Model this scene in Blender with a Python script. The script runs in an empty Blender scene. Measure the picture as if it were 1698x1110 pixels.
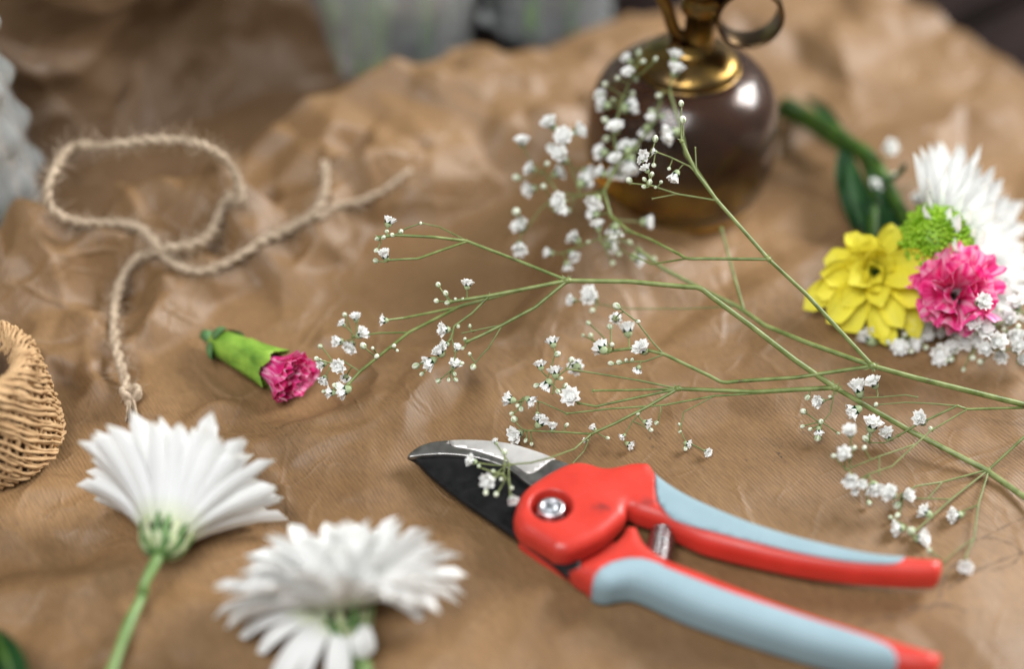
import bpy, bmesh, math, random
import numpy as np
from mathutils import Vector, Matrix
from mathutils.geometry import delaunay_2d_cdt

random.seed(7); RNG = np.random.default_rng(7)
PI = math.pi
S = bpy.context.scene
COL = S.collection

# ------------------------------------------------------------------ camera
PITCH = math.radians(42.0); DIST = 0.62; FPX = 2830.0; W0, H0 = 1698.0, 1110.0
CAM = Vector((0, -DIST*math.cos(PITCH), DIST*math.sin(PITCH)))
cd = bpy.data.cameras.new('camera'); cam = bpy.data.objects.new('camera', cd); COL.objects.link(cam)
cam.location = CAM; cam.rotation_euler = (PI/2-PITCH, 0, 0)
cd.sensor_width = 36.0; cd.lens = 36.0*FPX/W0; cd.clip_start = 0.01; cd.clip_end = 50
FOCUS = 0.570
cd.dof.use_dof = True; cd.dof.focus_distance = FOCUS; cd.dof.aperture_fstop = 2.3; cd.dof.aperture_blades = 0
S.camera = cam

# ------------------------------------------------------------------ light
w = bpy.data.worlds.new('World'); S.world = w; w.use_nodes = True
bg = w.node_tree.nodes['Background']
bg.inputs[0].default_value = (0.90, 0.95, 1.0, 1); bg.inputs[1].default_value = 0.20

def area(name, loc, target, sx, sy, power, col):
    l = bpy.data.lights.new(name, 'AREA'); l.shape = 'RECTANGLE'; l.size = sx; l.size_y = sy
    l.energy = power; l.color = col
    o = bpy.data.objects.new(name, l); COL.objects.link(o); o.location = loc
    o.rotation_euler = (Vector(target)-Vector(loc)).to_track_quat('-Z', 'Y').to_euler()
    return o
area('window_light', (1.15, 0.62, 0.85), (0.0, 0.05, 0), 0.70, 0.60, 43, (1.0, 0.99, 0.975))
area('room_light', (-0.35, -0.75, 1.45), (0, 0, 0), 0.9, 0.8, 29, (0.985, 0.99, 1.0))
S.view_settings.view_transform = 'Standard'; S.view_settings.look = 'None'
S.view_settings.exposure = 0.0; S.view_settings.gamma = 1.0
S.render.engine = 'CYCLES'
S.cycles.max_bounces = 12; S.cycles.transmission_bounces = 10; S.cycles.transparent_max_bounces = 16

# ------------------------------------------------------------------ places
SP, CP = math.sin(PITCH), math.cos(PITCH)
def ray(px, py):
    u = (px-W0/2)/FPX; v = (H0/2-py)/FPX
    return Vector((u, CP+v*SP, -SP+v*CP))
def at(px, py, z=0.0):
    d = ray(px, py); t = (z-CAM.z)/d.z
    return CAM+d*t
def zf(py, depth=FOCUS):            # height that a point seen in this picture row has at the focus distance
    v = (H0/2-py)/FPX
    return CAM.z+depth*(-SP+v*CP)
E1 = np.array([0.843, 0.538]); E1 /= np.linalg.norm(E1); E2 = np.array([-E1[1], E1[0]])
ANG = math.atan2(E1[1], E1[0])

# ------------------------------------------------------------------ object helpers
class MB:
    def __init__(s): s.v = []; s.f = []; s.m = []; s.uv = []
    def add(s, v, f, m=0, uv=None):
        o = len(s.v); s.v.extend([tuple(p) for p in v])
        s.f.extend([tuple(i+o for i in q) for q in f]); s.m.extend([m]*len(f))
        s.uv.extend(uv if uv is not None else [(0, 0)]*len(v))
        return s
def mesh_of(name, mb, mats, smooth=True, recalc=False):
    me = bpy.data.meshes.new(name); me.from_pydata(mb.v, [], mb.f)
    if not isinstance(mats, (list, tuple)): mats = [mats]
    for m in mats: me.materials.append(m)
    if len(mats) > 1: me.polygons.foreach_set('material_index', mb.m)
    if smooth: me.polygons.foreach_set('use_smooth', [True]*len(me.polygons))
    if any(u != (0, 0) for u in mb.uv):
        uvl = me.uv_layers.new(name='UVMap'); li = np.empty(len(me.loops), dtype=np.int32)
        me.loops.foreach_get('vertex_index', li)
        uvl.data.foreach_set('uv', np.array(mb.uv, dtype=np.float32)[li].ravel())
    if recalc:
        bm = bmesh.new(); bm.from_mesh(me); bmesh.ops.recalc_face_normals(bm, faces=bm.faces); bm.to_mesh(me); bm.free()
    me.update(); return me
def link(name, me, parent=None, mw=None):
    o = bpy.data.objects.new(name, me); COL.objects.link(o)
    if parent is not None:
        o.parent = parent
        o.matrix_parent_inverse = Matrix.Translation(-Vector(parent.get('base', (0, 0, 0))))
    if mw is not None: o.matrix_basis = mw
    return o
def part(name, mb, mats, parent=None, smooth=True, recalc=False):
    return link(name, mesh_of(name, mb, mats, smooth, recalc), parent)
def thing(name, label, cat, base=(0, 0, 0), group=None):
    o = bpy.data.objects.new(name, None); COL.objects.link(o); o.empty_display_size = 0.01
    o.location = base; o['base'] = tuple(base); o['label'] = label; o['category'] = cat
    if group: o['group'] = group
    return o

# ------------------------------------------------------------------ shapes
def catmull(P, n=8):
    P = [Vector(p) for p in P]; out = []
    Q = [P[0]*2-P[1]]+P+[P[-1]*2-P[-2]]
    for i in range(1, len(Q)-2):
        a, b, c, d = Q[i-1], Q[i], Q[i+1], Q[i+2]
        for k in range(n):
            t = k/n
            out.append(0.5*((2*b)+(c-a)*t+(2*a-5*b+4*c-d)*t*t+(3*b-a-3*c+d)*t**3))
    out.append(P[-1]); return out
def frames(P):
    T = [(P[min(i+1, len(P)-1)]-P[max(i-1, 0)]).normalized() for i in range(len(P))]
    up = Vector((0, 0, 1)) if abs(T[0].z) < 0.9 else Vector((1, 0, 0))
    N = (up-T[0]*up.dot(T[0])).normalized(); out = []
    for t in T:
        N = N-t*N.dot(t)
        N = N.normalized() if N.length > 1e-9 else t.orthogonal().normalized()
        out.append((t, N, t.cross(N)))
    return out
def tube(P, R, sides=6, caps=True, flat=1.0):
    P = [Vector(p) for p in P]
    if not hasattr(R, '__len__'): R = [R]*len(P)
    v = []; f = []
    for (p, r, (t, n, b)) in zip(P, R, frames(P)):
        for k in range(sides):
            a = 2*PI*k/sides; v.append(p+n*(math.cos(a)*r*flat)+b*(math.sin(a)*r))
    for i in range(len(P)-1):
        for k in range(sides):
            a = i*sides+k; b2 = i*sides+(k+1) % sides
            f.append((a, b2, b2+sides, a+sides))
    if caps:
        f.append(tuple(range(sides-1, -1, -1))); f.append(tuple(range((len(P)-1)*sides, len(P)*sides)))
    return v, f
def lathe(prof, seg=48, M=None):
    v = []; f = []; rows = []
    for r, z in prof:
        if r < 1e-7: rows.append([len(v)]); v.append(Vector((0, 0, z)))
        else:
            rows.append(list(range(len(v), len(v)+seg)))
            v += [Vector((r*math.cos(2*PI*k/seg), r*math.sin(2*PI*k/seg), z)) for k in range(seg)]
    for A, B in zip(rows, rows[1:]):
        for k in range(seg):
            k2 = (k+1) % seg
            if len(A) == 1 and len(B) == 1: continue
            if len(A) == 1: f.append((A[0], B[k2], B[k]))
            elif len(B) == 1: f.append((A[k], A[k2], B[0]))
            else: f.append((A[k], A[k2], B[k2], B[k]))
    if M is not None: v = [M@p for p in v]
    return v, f
def smooth_prof(pts, n=6):
    return [(max(p.x, 0.0), p.y) for p in catmull([Vector((a, b, 0)) for a, b in pts], n)]
def axis_matrix(origin, axis, spin=0.0):
    q = Vector(axis).normalized().to_track_quat('Z', 'Y').to_matrix().to_4x4()
    return Matrix.Translation(origin)@q@Matrix.Rotation(spin, 4, 'Z')

# ------------------------------------------------------------------ materials
def nt(name):
    m = bpy.data.materials.new(name); m.use_nodes = True; t = m.node_tree
    return m, t, t.nodes['Principled BSDF'], t.nodes['Material Output']
def nd(t, kind, **kw):
    n = t.nodes.new(kind)
    for k, v in kw.items():
        if k.startswith('i_'): n.inputs[int(k[2:])].default_value = v
        else: setattr(n, k, v)
    return n
def ramp(t, stops):
    r = nd(t, 'ShaderNodeValToRGB'); e = r.color_ramp.elements
    while len(e) < len(stops): e.new(0.5)
    for el, (p, c) in zip(e, stops): el.position = p; el.color = (*c, 1)
    return r
def pm(name, c1, c2=None, scale=200, rough=0.5, metal=0.0, bump=0.0, bscale=None, transl=0.0, tcol=None, coat=0.0, spec=0.5, detail=4, lo=0.35, hi=0.65, rvar=0.0, sss=0.0):
    m, t, b, out = nt(name); L = t.links.new
    b.inputs['Base Color'].default_value = (*c1, 1); b.inputs['Roughness'].default_value = rough
    b.inputs['Metallic'].default_value = metal; b.inputs['Specular IOR Level'].default_value = spec
    b.inputs['Coat Weight'].default_value = coat; b.inputs['Coat Roughness'].default_value = 0.15
    tc = nd(t, 'ShaderNodeTexCoord')
    if c2 is not None:
        n = nd(t, 'ShaderNodeTexNoise'); n.inputs['Scale'].default_value = scale; n.inputs['Detail'].default_value = detail
        L(tc.outputs['Object'], n.inputs['Vector']); r = ramp(t, [(lo, c1), (hi, c2)])
        L(n.outputs['Fac'], r.inputs[0]); L(r.outputs[0], b.inputs['Base Color'])
        if rvar:
            mr = nd(t, 'ShaderNodeMapRange'); mr.inputs[3].default_value = rough-rvar; mr.inputs[4].default_value = rough+rvar
            L(n.outputs['Fac'], mr.inputs[0]); L(mr.outputs[0], b.inputs['Roughness'])
    if bump:
        n2 = nd(t, 'ShaderNodeTexNoise'); n2.inputs['Scale'].default_value = bscale or scale; n2.inputs['Detail'].default_value = 5
        L(tc.outputs['Object'], n2.inputs['Vector'])
        bp = nd(t, 'ShaderNodeBump'); bp.inputs['Strength'].default_value = 1.0; bp.inputs['Distance'].default_value = bump
        L(n2.outputs['Fac'], bp.inputs['Height']); L(bp.outputs[0], b.inputs['Normal'])
    if transl:
        tr = nd(t, 'ShaderNodeBsdfTranslucent'); tr.inputs[0].default_value = (*(tcol or c1), 1)
        mx = nd(t, 'ShaderNodeMixShader'); mx.inputs[0].default_value = transl
        L(b.outputs[0], mx.inputs[1]); L(tr.outputs[0], mx.inputs[2]); L(mx.outputs[0], out.inputs[0])
    return m
def glass(name, col, rough=0.0, ior=1.45, dens=None, dcol=None):
    m, t, b, out = nt(name)
    b.inputs['Base Color'].default_value = (*col, 1); b.inputs['Roughness'].default_value = rough
    b.inputs['Transmission Weight'].default_value = 1.0; b.inputs['IOR'].default_value = ior
    if dens:
        va = nd(t, 'ShaderNodeVolumeAbsorption'); va.inputs['Color'].default_value = (*dcol, 1); va.inputs['Density'].default_value = dens
        t.links.new(va.outputs[0], out.inputs['Volume'])
    return m

def kraft(name, c_lo, c_hi, ribs=True):
    m, t, b, out = nt(name); L = t.links.new
    tc = nd(t, 'ShaderNodeTexCoord'); mp = nd(t, 'ShaderNodeMapping'); mp.inputs['Rotation'].default_value = (0, 0, -ANG)
    L(tc.outputs['Object'], mp.inputs['Vector'])
    big = nd(t, 'ShaderNodeTexNoise'); big.inputs['Scale'].default_value = 14; big.inputs['Detail'].default_value = 5
    L(mp.outputs[0], big.inputs['Vector'])
    r = ramp(t, [(0.30, c_lo), (0.70, c_hi)]); L(big.outputs['Fac'], r.inputs[0])
    # long paper fibres, stretched along the ribs
    st = nd(t, 'ShaderNodeMapping'); st.inputs['Scale'].default_value = (1500, 260, 400); L(mp.outputs[0], st.inputs['Vector'])
    fb = nd(t, 'ShaderNodeTexNoise'); fb.inputs['Scale'].default_value = 1; fb.inputs['Detail'].default_value = 3; L(st.outputs[0], fb.inputs['Vector'])
    fr = ramp(t, [(0.35, (0.84, 0.83, 0.82)), (0.62, (1.06, 1.06, 1.06))]); L(fb.outputs['Fac'], fr.inputs[0])
    mul = nd(t, 'ShaderNodeMixRGB', blend_type='MULTIPLY'); mul.inputs[0].default_value = 1.0
    L(r.outputs[0], mul.inputs[1]); L(fr.outputs[0], mul.inputs[2])
    # dark hair-like inclusions, gathered in patches
    sp = nd(t, 'ShaderNodeMapping'); sp.inputs['Scale'].default_value = (900, 480, 600); sp.inputs['Rotation'].default_value = (0, 0, 0.5); L(mp.outputs[0], sp.inputs['Vector'])
    sn = nd(t, 'ShaderNodeTexNoise'); sn.inputs['Scale'].default_value = 1; sn.inputs['Detail'].default_value = 6; sn.inputs['Distortion'].default_value = 1.2; L(sp.outputs[0], sn.inputs['Vector'])
    pt = nd(t, 'ShaderNodeTexNoise'); pt.inputs['Scale'].default_value = 26; pt.inputs['Detail'].default_value = 2; L(mp.outputs[0], pt.inputs['Vector'])
    pr = nd(t, 'ShaderNodeMapRange'); pr.inputs[1].default_value = 0.48; pr.inputs[2].default_value = 0.72; L(pt.outputs['Fac'], pr.inputs[0])
    sr = nd(t, 'ShaderNodeMapRange'); sr.inputs[1].default_value = 0.60; sr.inputs[2].default_value = 0.68; L(sn.outputs['Fac'], sr.inputs[0])
    pm_ = nd(t, 'ShaderNodeMath', operation='MULTIPLY'); L(pr.outputs[0], pm_.inputs[0]); L(sr.outputs[0], pm_.inputs[1])
    pk = nd(t, 'ShaderNodeMath', operation='MULTIPLY'); L(pm_.outputs[0], pk.inputs[0]); pk.inputs[1].default_value = 0.75
    dk = nd(t, 'ShaderNodeMixRGB'); dk.inputs[2].default_value = (0.05, 0.035, 0.025, 1)
    L(pk.outputs[0], dk.inputs[0]); L(mul.outputs[0], dk.inputs[1])
    last = dk.outputs[0]; height = fb.outputs['Fac']
    if ribs:
        sx = nd(t, 'ShaderNodeSeparateXYZ'); L(mp.outputs[0], sx.inputs[0])
        dn = nd(t, 'ShaderNodeTexNoise'); dn.inputs['Scale'].default_value = 60; L(mp.outputs[0], dn.inputs['Vector'])
        dm = nd(t, 'ShaderNodeMath', operation='MULTIPLY_ADD'); L(dn.outputs['Fac'], dm.inputs[0]); dm.inputs[1].default_value = 0.0016; L(sx.outputs[0], dm.inputs[2])
        fq = nd(t, 'ShaderNodeMath', operation='MULTIPLY'); L(dm.outputs[0], fq.inputs[0]); fq.inputs[1].default_value = 2*PI/0.00125
        sn2 = nd(t, 'ShaderNodeMath', operation='SINE'); L(fq.outputs[0], sn2.inputs[0])
        ad = nd(t, 'ShaderNodeMath', operation='MULTIPLY_ADD'); L(sn2.outputs[0], ad.inputs[0]); ad.inputs[1].default_value = 0.30; L(fb.outputs['Fac'], ad.inputs[2])
        height = ad.outputs[0]
        cr = nd(t, 'ShaderNodeMapRange'); cr.inputs[1].default_value = -1; cr.inputs[2].default_value = 1; cr.inputs[3].default_value = 0.91; cr.inputs[4].default_value = 1.03
        L(sn2.outputs[0], cr.inputs[0])
        m2 = nd(t, 'ShaderNodeMixRGB', blend_type='MULTIPLY'); m2.inputs[0].default_value = 1.0
        L(last, m2.inputs[1]); L(cr.outputs[0], m2.inputs[2]); last = m2.outputs[0]
    dsn = nd(t, 'ShaderNodeTexNoise'); dsn.inputs['Scale'].default_value = 22; dsn.inputs['Detail'].default_value = 3; L(mp.outputs[0], dsn.inputs['Vector'])
    dsv = nd(t, 'ShaderNodeVectorMath', operation='SCALE'); L(dsn.outputs['Color'], dsv.inputs[0]); dsv.inputs['Scale'].default_value = .022
    dva = nd(t, 'ShaderNodeVectorMath', operation='ADD'); L(mp.outputs[0], dva.inputs[0]); L(dsv.outputs[0], dva.inputs[1])
    cre = None
    for sc, lo_, hi_, wdt in ((32, .44, .62, .055), (78, .48, .65, .075)):
        vo = nd(t, 'ShaderNodeTexVoronoi', feature='DISTANCE_TO_EDGE'); vo.inputs['Scale'].default_value = sc; L(dva.outputs[0], vo.inputs['Vector'])
        ln = nd(t, 'ShaderNodeMapRange'); ln.inputs[1].default_value = 0; ln.inputs[2].default_value = wdt; ln.inputs[3].default_value = 1; ln.inputs[4].default_value = 0; L(vo.outputs['Distance'], ln.inputs[0])
        mk = nd(t, 'ShaderNodeTexNoise'); mk.inputs['Scale'].default_value = sc*.55; mk.inputs['Detail'].default_value = 2; L(mp.outputs[0], mk.inputs['Vector'])
        mr2 = nd(t, 'ShaderNodeMapRange'); mr2.inputs[1].default_value = lo_; mr2.inputs[2].default_value = hi_; L(mk.outputs['Fac'], mr2.inputs[0])
        mm = nd(t, 'ShaderNodeMath', operation='MULTIPLY'); L(ln.outputs[0], mm.inputs[0]); L(mr2.outputs[0], mm.inputs[1])
        if cre is None: cre = mm.outputs[0]
        else:
            ad2 = nd(t, 'ShaderNodeMath', operation='MULTIPLY_ADD'); L(mm.outputs[0], ad2.inputs[0]); ad2.inputs[1].default_value = .5; L(cre, ad2.inputs[2]); cre = ad2.outputs[0]
    sy = nd(t, 'ShaderNodeSeparateXYZ'); L(mp.outputs[0], sy.inputs[0])        # the near part of the sheet is the less handled one
    yr = nd(t, 'ShaderNodeMapRange'); yr.inputs[1].default_value = -.10; yr.inputs[2].default_value = .05; yr.inputs[3].default_value = .35; yr.inputs[4].default_value = 1; L(sy.outputs[1], yr.inputs[0])
    cm = nd(t, 'ShaderNodeMath', operation='MULTIPLY'); L(cre, cm.inputs[0]); L(yr.outputs[0], cm.inputs[1]); cre = cm.outputs[0]
    pal = nd(t, 'ShaderNodeMath', operation='MULTIPLY'); L(cre, pal.inputs[0]); pal.inputs[1].default_value = .15
    pc_ = nd(t, 'ShaderNodeMixRGB'); pc_.inputs[2].default_value = (0.42, 0.28, 0.16, 1); L(pal.outputs[0], pc_.inputs[0]); L(last, pc_.inputs[1]); last = pc_.outputs[0]
    L(last, b.inputs['Base Color'])
    bc = nd(t, 'ShaderNodeBump'); bc.inputs['Strength'].default_value = 0.9; bc.inputs['Distance'].default_value = 0.0007; L(cre, bc.inputs['Height'])
    bp = nd(t, 'ShaderNodeBump'); L(bc.outputs[0], bp.inputs['Normal']); bp.inputs['Strength'].default_value = 0.6; bp.inputs['Distance'].default_value = 0.00012
    L(height, bp.inputs['Height']); L(bp.outputs[0], b.inputs['Normal'])
    b.inputs['Roughness'].default_value = 0.52; b.inputs['Specular IOR Level'].default_value = 0.46
    return m

M = {}
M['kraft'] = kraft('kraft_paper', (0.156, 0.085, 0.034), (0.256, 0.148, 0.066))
M['kraft_shaded'] = kraft('kraft_wrap_shaded', (0.088, 0.048, 0.021), (0.138, 0.079, 0.038), ribs=False)  # the standing wrap's shade is put into this darker paper colour
M['wood'] = pm('dark_wood', (0.008, 0.005, 0.0045), (0.018, 0.011, 0.0095), scale=40, rough=0.9, spec=0.08, bump=0.0004, bscale=300)
def petal_mat(name, cbase, cmid, ctip, transl, veins=7.0):
    m, t, b, out = nt(name); L = t.links.new
    uv = nd(t, 'ShaderNodeUVMap'); sx = nd(t, 'ShaderNodeSeparateXYZ'); L(uv.outputs[0], sx.inputs[0])
    r = ramp(t, [(0.0, cbase), (0.28, cmid), (0.90, cmid), (1.0, ctip)]); L(sx.outputs[1], r.inputs[0])
    oi = nd(t, 'ShaderNodeObjectInfo'); mr = nd(t, 'ShaderNodeMapRange'); mr.inputs[3].default_value = .93; mr.inputs[4].default_value = 1.03; L(oi.outputs['Random'], mr.inputs[0])
    mu = nd(t, 'ShaderNodeMixRGB', blend_type='MULTIPLY'); mu.inputs[0].default_value = 1; L(r.outputs[0], mu.inputs[1]); L(mr.outputs[0], mu.inputs[2])
    L(mu.outputs[0], b.inputs['Base Color']); b.inputs['Roughness'].default_value = .55; b.inputs['Specular IOR Level'].default_value = .3
    mp = nd(t, 'ShaderNodeMapping'); mp.inputs['Scale'].default_value = (veins, .8, 1); L(uv.outputs[0], mp.inputs['Vector'])
    n = nd(t, 'ShaderNodeTexNoise'); n.inputs['Scale'].default_value = 1.0; n.inputs['Detail'].default_value = 2; L(mp.outputs[0], n.inputs['Vector'])
    bp = nd(t, 'ShaderNodeBump'); bp.inputs['Strength'].default_value = .8; bp.inputs['Distance'].default_value = .0006; L(n.outputs['Fac'], bp.inputs['Height']); L(bp.outputs[0], b.inputs['Normal'])
    tr = nd(t, 'ShaderNodeBsdfTranslucent'); L(mu.outputs[0], tr.inputs[0]); mx = nd(t, 'ShaderNodeMixShader'); mx.inputs[0].default_value = transl
    L(b.outputs[0], mx.inputs[1]); L(tr.outputs[0], mx.inputs[2]); L(mx.outputs[0], out.inputs[0])
    return m
M['white_petal'] = petal_mat('white_petal', (0.72, 0.78, 0.52), (0.90, 0.905, 0.89), (0.90, 0.88, 0.80), .22)
M['yellow_petal'] = petal_mat('yellow_petal', (0.70, 0.74, 0.06), (0.94, 0.86, 0.09), (0.94, 0.84, 0.10), .32)
M['green_nub'] = pm('green_floret', (0.21, 0.42, 0.012), (0.36, 0.58, 0.03), scale=260, rough=0.45, transl=0.15, tcol=(0.3, 0.55, 0.02))
M['stem'] = pm('green_stem', (0.105, 0.19, 0.05), (0.18, 0.28, 0.09), scale=160, rough=0.45)
M['bouquet_stem'] = pm('bouquet_stem', (0.022, 0.055, 0.008), (0.05, 0.105, 0.012), scale=90, rough=0.5, spec=0.3)
M['calyx'] = pm('calyx_green', (0.055, 0.13, 0.035), (0.13, 0.24, 0.07), scale=300, rough=0.5)
M['calyx_tip'] = pm('bract_margin', (0.34, 0.42, 0.18), (0.55, 0.58, 0.38), scale=300, rough=0.5)
M['leaf'] = pm('dark_leaf', (0.006, 0.028, 0.008), (0.014, 0.050, 0.011), scale=120, rough=0.65, spec=0.1, bump=0.0002, bscale=500)
M['gyp_stem'] = pm('gypsophila_stem', (0.105, 0.145, 0.030), (0.215, 0.255, 0.085), scale=220, rough=0.42)
_r = [n for n in M['gyp_stem'].node_tree.nodes if n.type == 'VALTORGB'][0].color_ramp; _e = _r.elements.new(.30); _e.color = (0.10, 0.075, 0.03, 1); _r.elements[0].position = .24
M['gyp_thin'] = pm('gypsophila_pedicel', (0.125, 0.155, 0.045), (0.20, 0.225, 0.08), scale=300, rough=0.5)
M['gyp_white'] = pm('gypsophila_petal', (0.86, 0.86, 0.83), (0.92, 0.92, 0.90), scale=500, rough=0.6, transl=0.2, tcol=(0.9, 0.9, 0.85), spec=0.25)
M['gyp_calyx'] = pm('gypsophila_calyx', (0.16, 0.24, 0.07), (0.50, 0.56, 0.36), scale=900, rough=0.5)
M['gyp_bud'] = pm('gypsophila_bud', (0.58, 0.62, 0.44), (0.80, 0.82, 0.70), scale=700, rough=0.5)
M['jute'] = pm('jute', (0.36, 0.275, 0.19), (0.54, 0.43, 0.315), scale=500, rough=0.8, bump=0.0003, bscale=1800, spec=0.2)
M['raffia'] = pm('raffia', (0.41, 0.25, 0.120), (0.60, 0.395, 0.205), scale=180, rough=0.72, bump=0.0002, bscale=1500, spec=0.35)
M['core_gap_shade'] = pm('cardboard_gap_shade', (0.10, 0.058, 0.03), (0.16, 0.09, 0.045), scale=300, rough=0.8)  # core cardboard; also the painted shade under the raffia strands
M['blue'] = pm('blue_rubber', (0.222, 0.318, 0.355), (0.258, 0.360, 0.402), scale=45, rough=0.52, bump=0.00003, bscale=2500, spec=0.35)
M['black_steel'] = pm('black_coated_steel', (0.005, 0.005, 0.0055), (0.009, 0.009, 0.0095), scale=300, rough=0.40, rvar=0.06, spec=0.28)
M['steel_face'] = pm('bright_steel', (0.50, 0.48, 0.455), (0.74, 0.72, 0.69), scale=70, rough=0.42, metal=0.55, rvar=0.12)
M['steel_bevel'] = pm('ground_steel', (0.26, 0.25, 0.24), (0.36, 0.35, 0.33), scale=220, rough=0.40, metal=1.0, rvar=0.08)
M['washer'] = pm('dark_washer', (0.20, 0.16, 0.18), rough=0.3, metal=1.0)
M['chrome'] = pm('chrome', (0.70, 0.70, 0.72), rough=0.36, metal=1.0)
M['chrome_blue'] = pm('blued_steel', (0.50, 0.53, 0.56), rough=0.4, metal=1.0)
M['spring'] = pm('spring_steel', (0.46, 0.44, 0.44), rough=0.25, metal=1.0)
M['brass'] = pm('aged_brass', (0.36, 0.22, 0.06), (0.13, 0.085, 0.04), scale=110, rough=0.32, metal=1.0, rvar=0.08, bump=0.0002, bscale=220)
M['brass_bright'] = pm('glint_brass', (0.62, 0.43, 0.14), (0.42, 0.27, 0.08), scale=90, rough=0.38, metal=0.85)
M['brass_dark'] = pm('dark_brass', (0.10, 0.065, 0.04), (0.20, 0.13, 0.06), scale=120, rough=0.30, metal=1.0)
M['amber'] = glass('amber_glass', (0.47, 0.33, 0.18), rough=0.09)
_t = M['amber'].node_tree; _b = _t.nodes['Principled BSDF']; _b.inputs['Transmission Weight'].default_value = .95
_tc = nd(_t, 'ShaderNodeTexCoord'); _n = nd(_t, 'ShaderNodeTexNoise'); _n.inputs['Scale'].default_value = 55; _n.inputs['Detail'].default_value = 6; _n.inputs['Distortion'].default_value = .6
_t.links.new(_tc.outputs['Object'], _n.inputs['Vector']); _r = ramp(_t, [(.34, (0.26, 0.16, 0.13)), (.50, (0.56, 0.38, 0.14)), (.62, (0.78, 0.58, 0.16))]); _t.links.new(_n.outputs['Fac'], _r.inputs[0]); _sx = nd(_t, 'ShaderNodeSeparateXYZ'); _t.links.new(_tc.outputs['Object'], _sx.inputs[0])
_ad = nd(_t, 'ShaderNodeMath', operation='MULTIPLY_ADD'); _t.links.new(_n.outputs['Fac'], _ad.inputs[0]); _ad.inputs[1].default_value = .022; _t.links.new(_sx.outputs[2], _ad.inputs[2])
_mz = nd(_t, 'ShaderNodeMapRange'); _mz.inputs[1].default_value = .040; _mz.inputs[2].default_value = .052; _t.links.new(_ad.outputs[0], _mz.inputs[0])
_mc = nd(_t, 'ShaderNodeMixRGB'); _mc.inputs[2].default_value = (0.30, 0.185, 0.13, 1); _t.links.new(_mz.outputs[0], _mc.inputs[0]); _t.links.new(_r.outputs[0], _mc.inputs[1])
_t.links.new(_mc.outputs[0], _b.inputs['Base Color'])
_m = nd(_t, 'ShaderNodeMapRange'); _m.inputs[3].default_value = .14; _m.inputs[4].default_value = .30; _t.links.new(_n.outputs['Fac'], _m.inputs[0]); _t.links.new(_m.outputs[0], _b.inputs['Roughness'])
M['water'] = glass('bottle_water', (0.96, 0.84, 0.38), ior=1.33)
M['glass'] = glass('pressed_glass', (0.97, 0.99, 0.98), rough=0.02); M['glass'].node_tree.nodes['Principled BSDF'].inputs['Transmission Weight'].default_value = 0.84; M['glass'].node_tree.nodes['Principled BSDF'].inputs['IOR'].default_value = 1.58  # milky share stands in for bright surroundings seen through clear glass
M['vase_water'] = glass('brightened_water', (0.90, 0.95, 0.92), rough=.10, ior=1.33); M['vase_water'].node_tree.nodes['Principled BSDF'].inputs['Transmission Weight'].default_value = .92  # milkiness puts the same brightness into the water's colour
M['vase_stem'] = pm('vase_stem', (0.13, 0.42, 0.015), (0.34, 0.66, 0.05), scale=60, rough=0.4)

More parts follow.
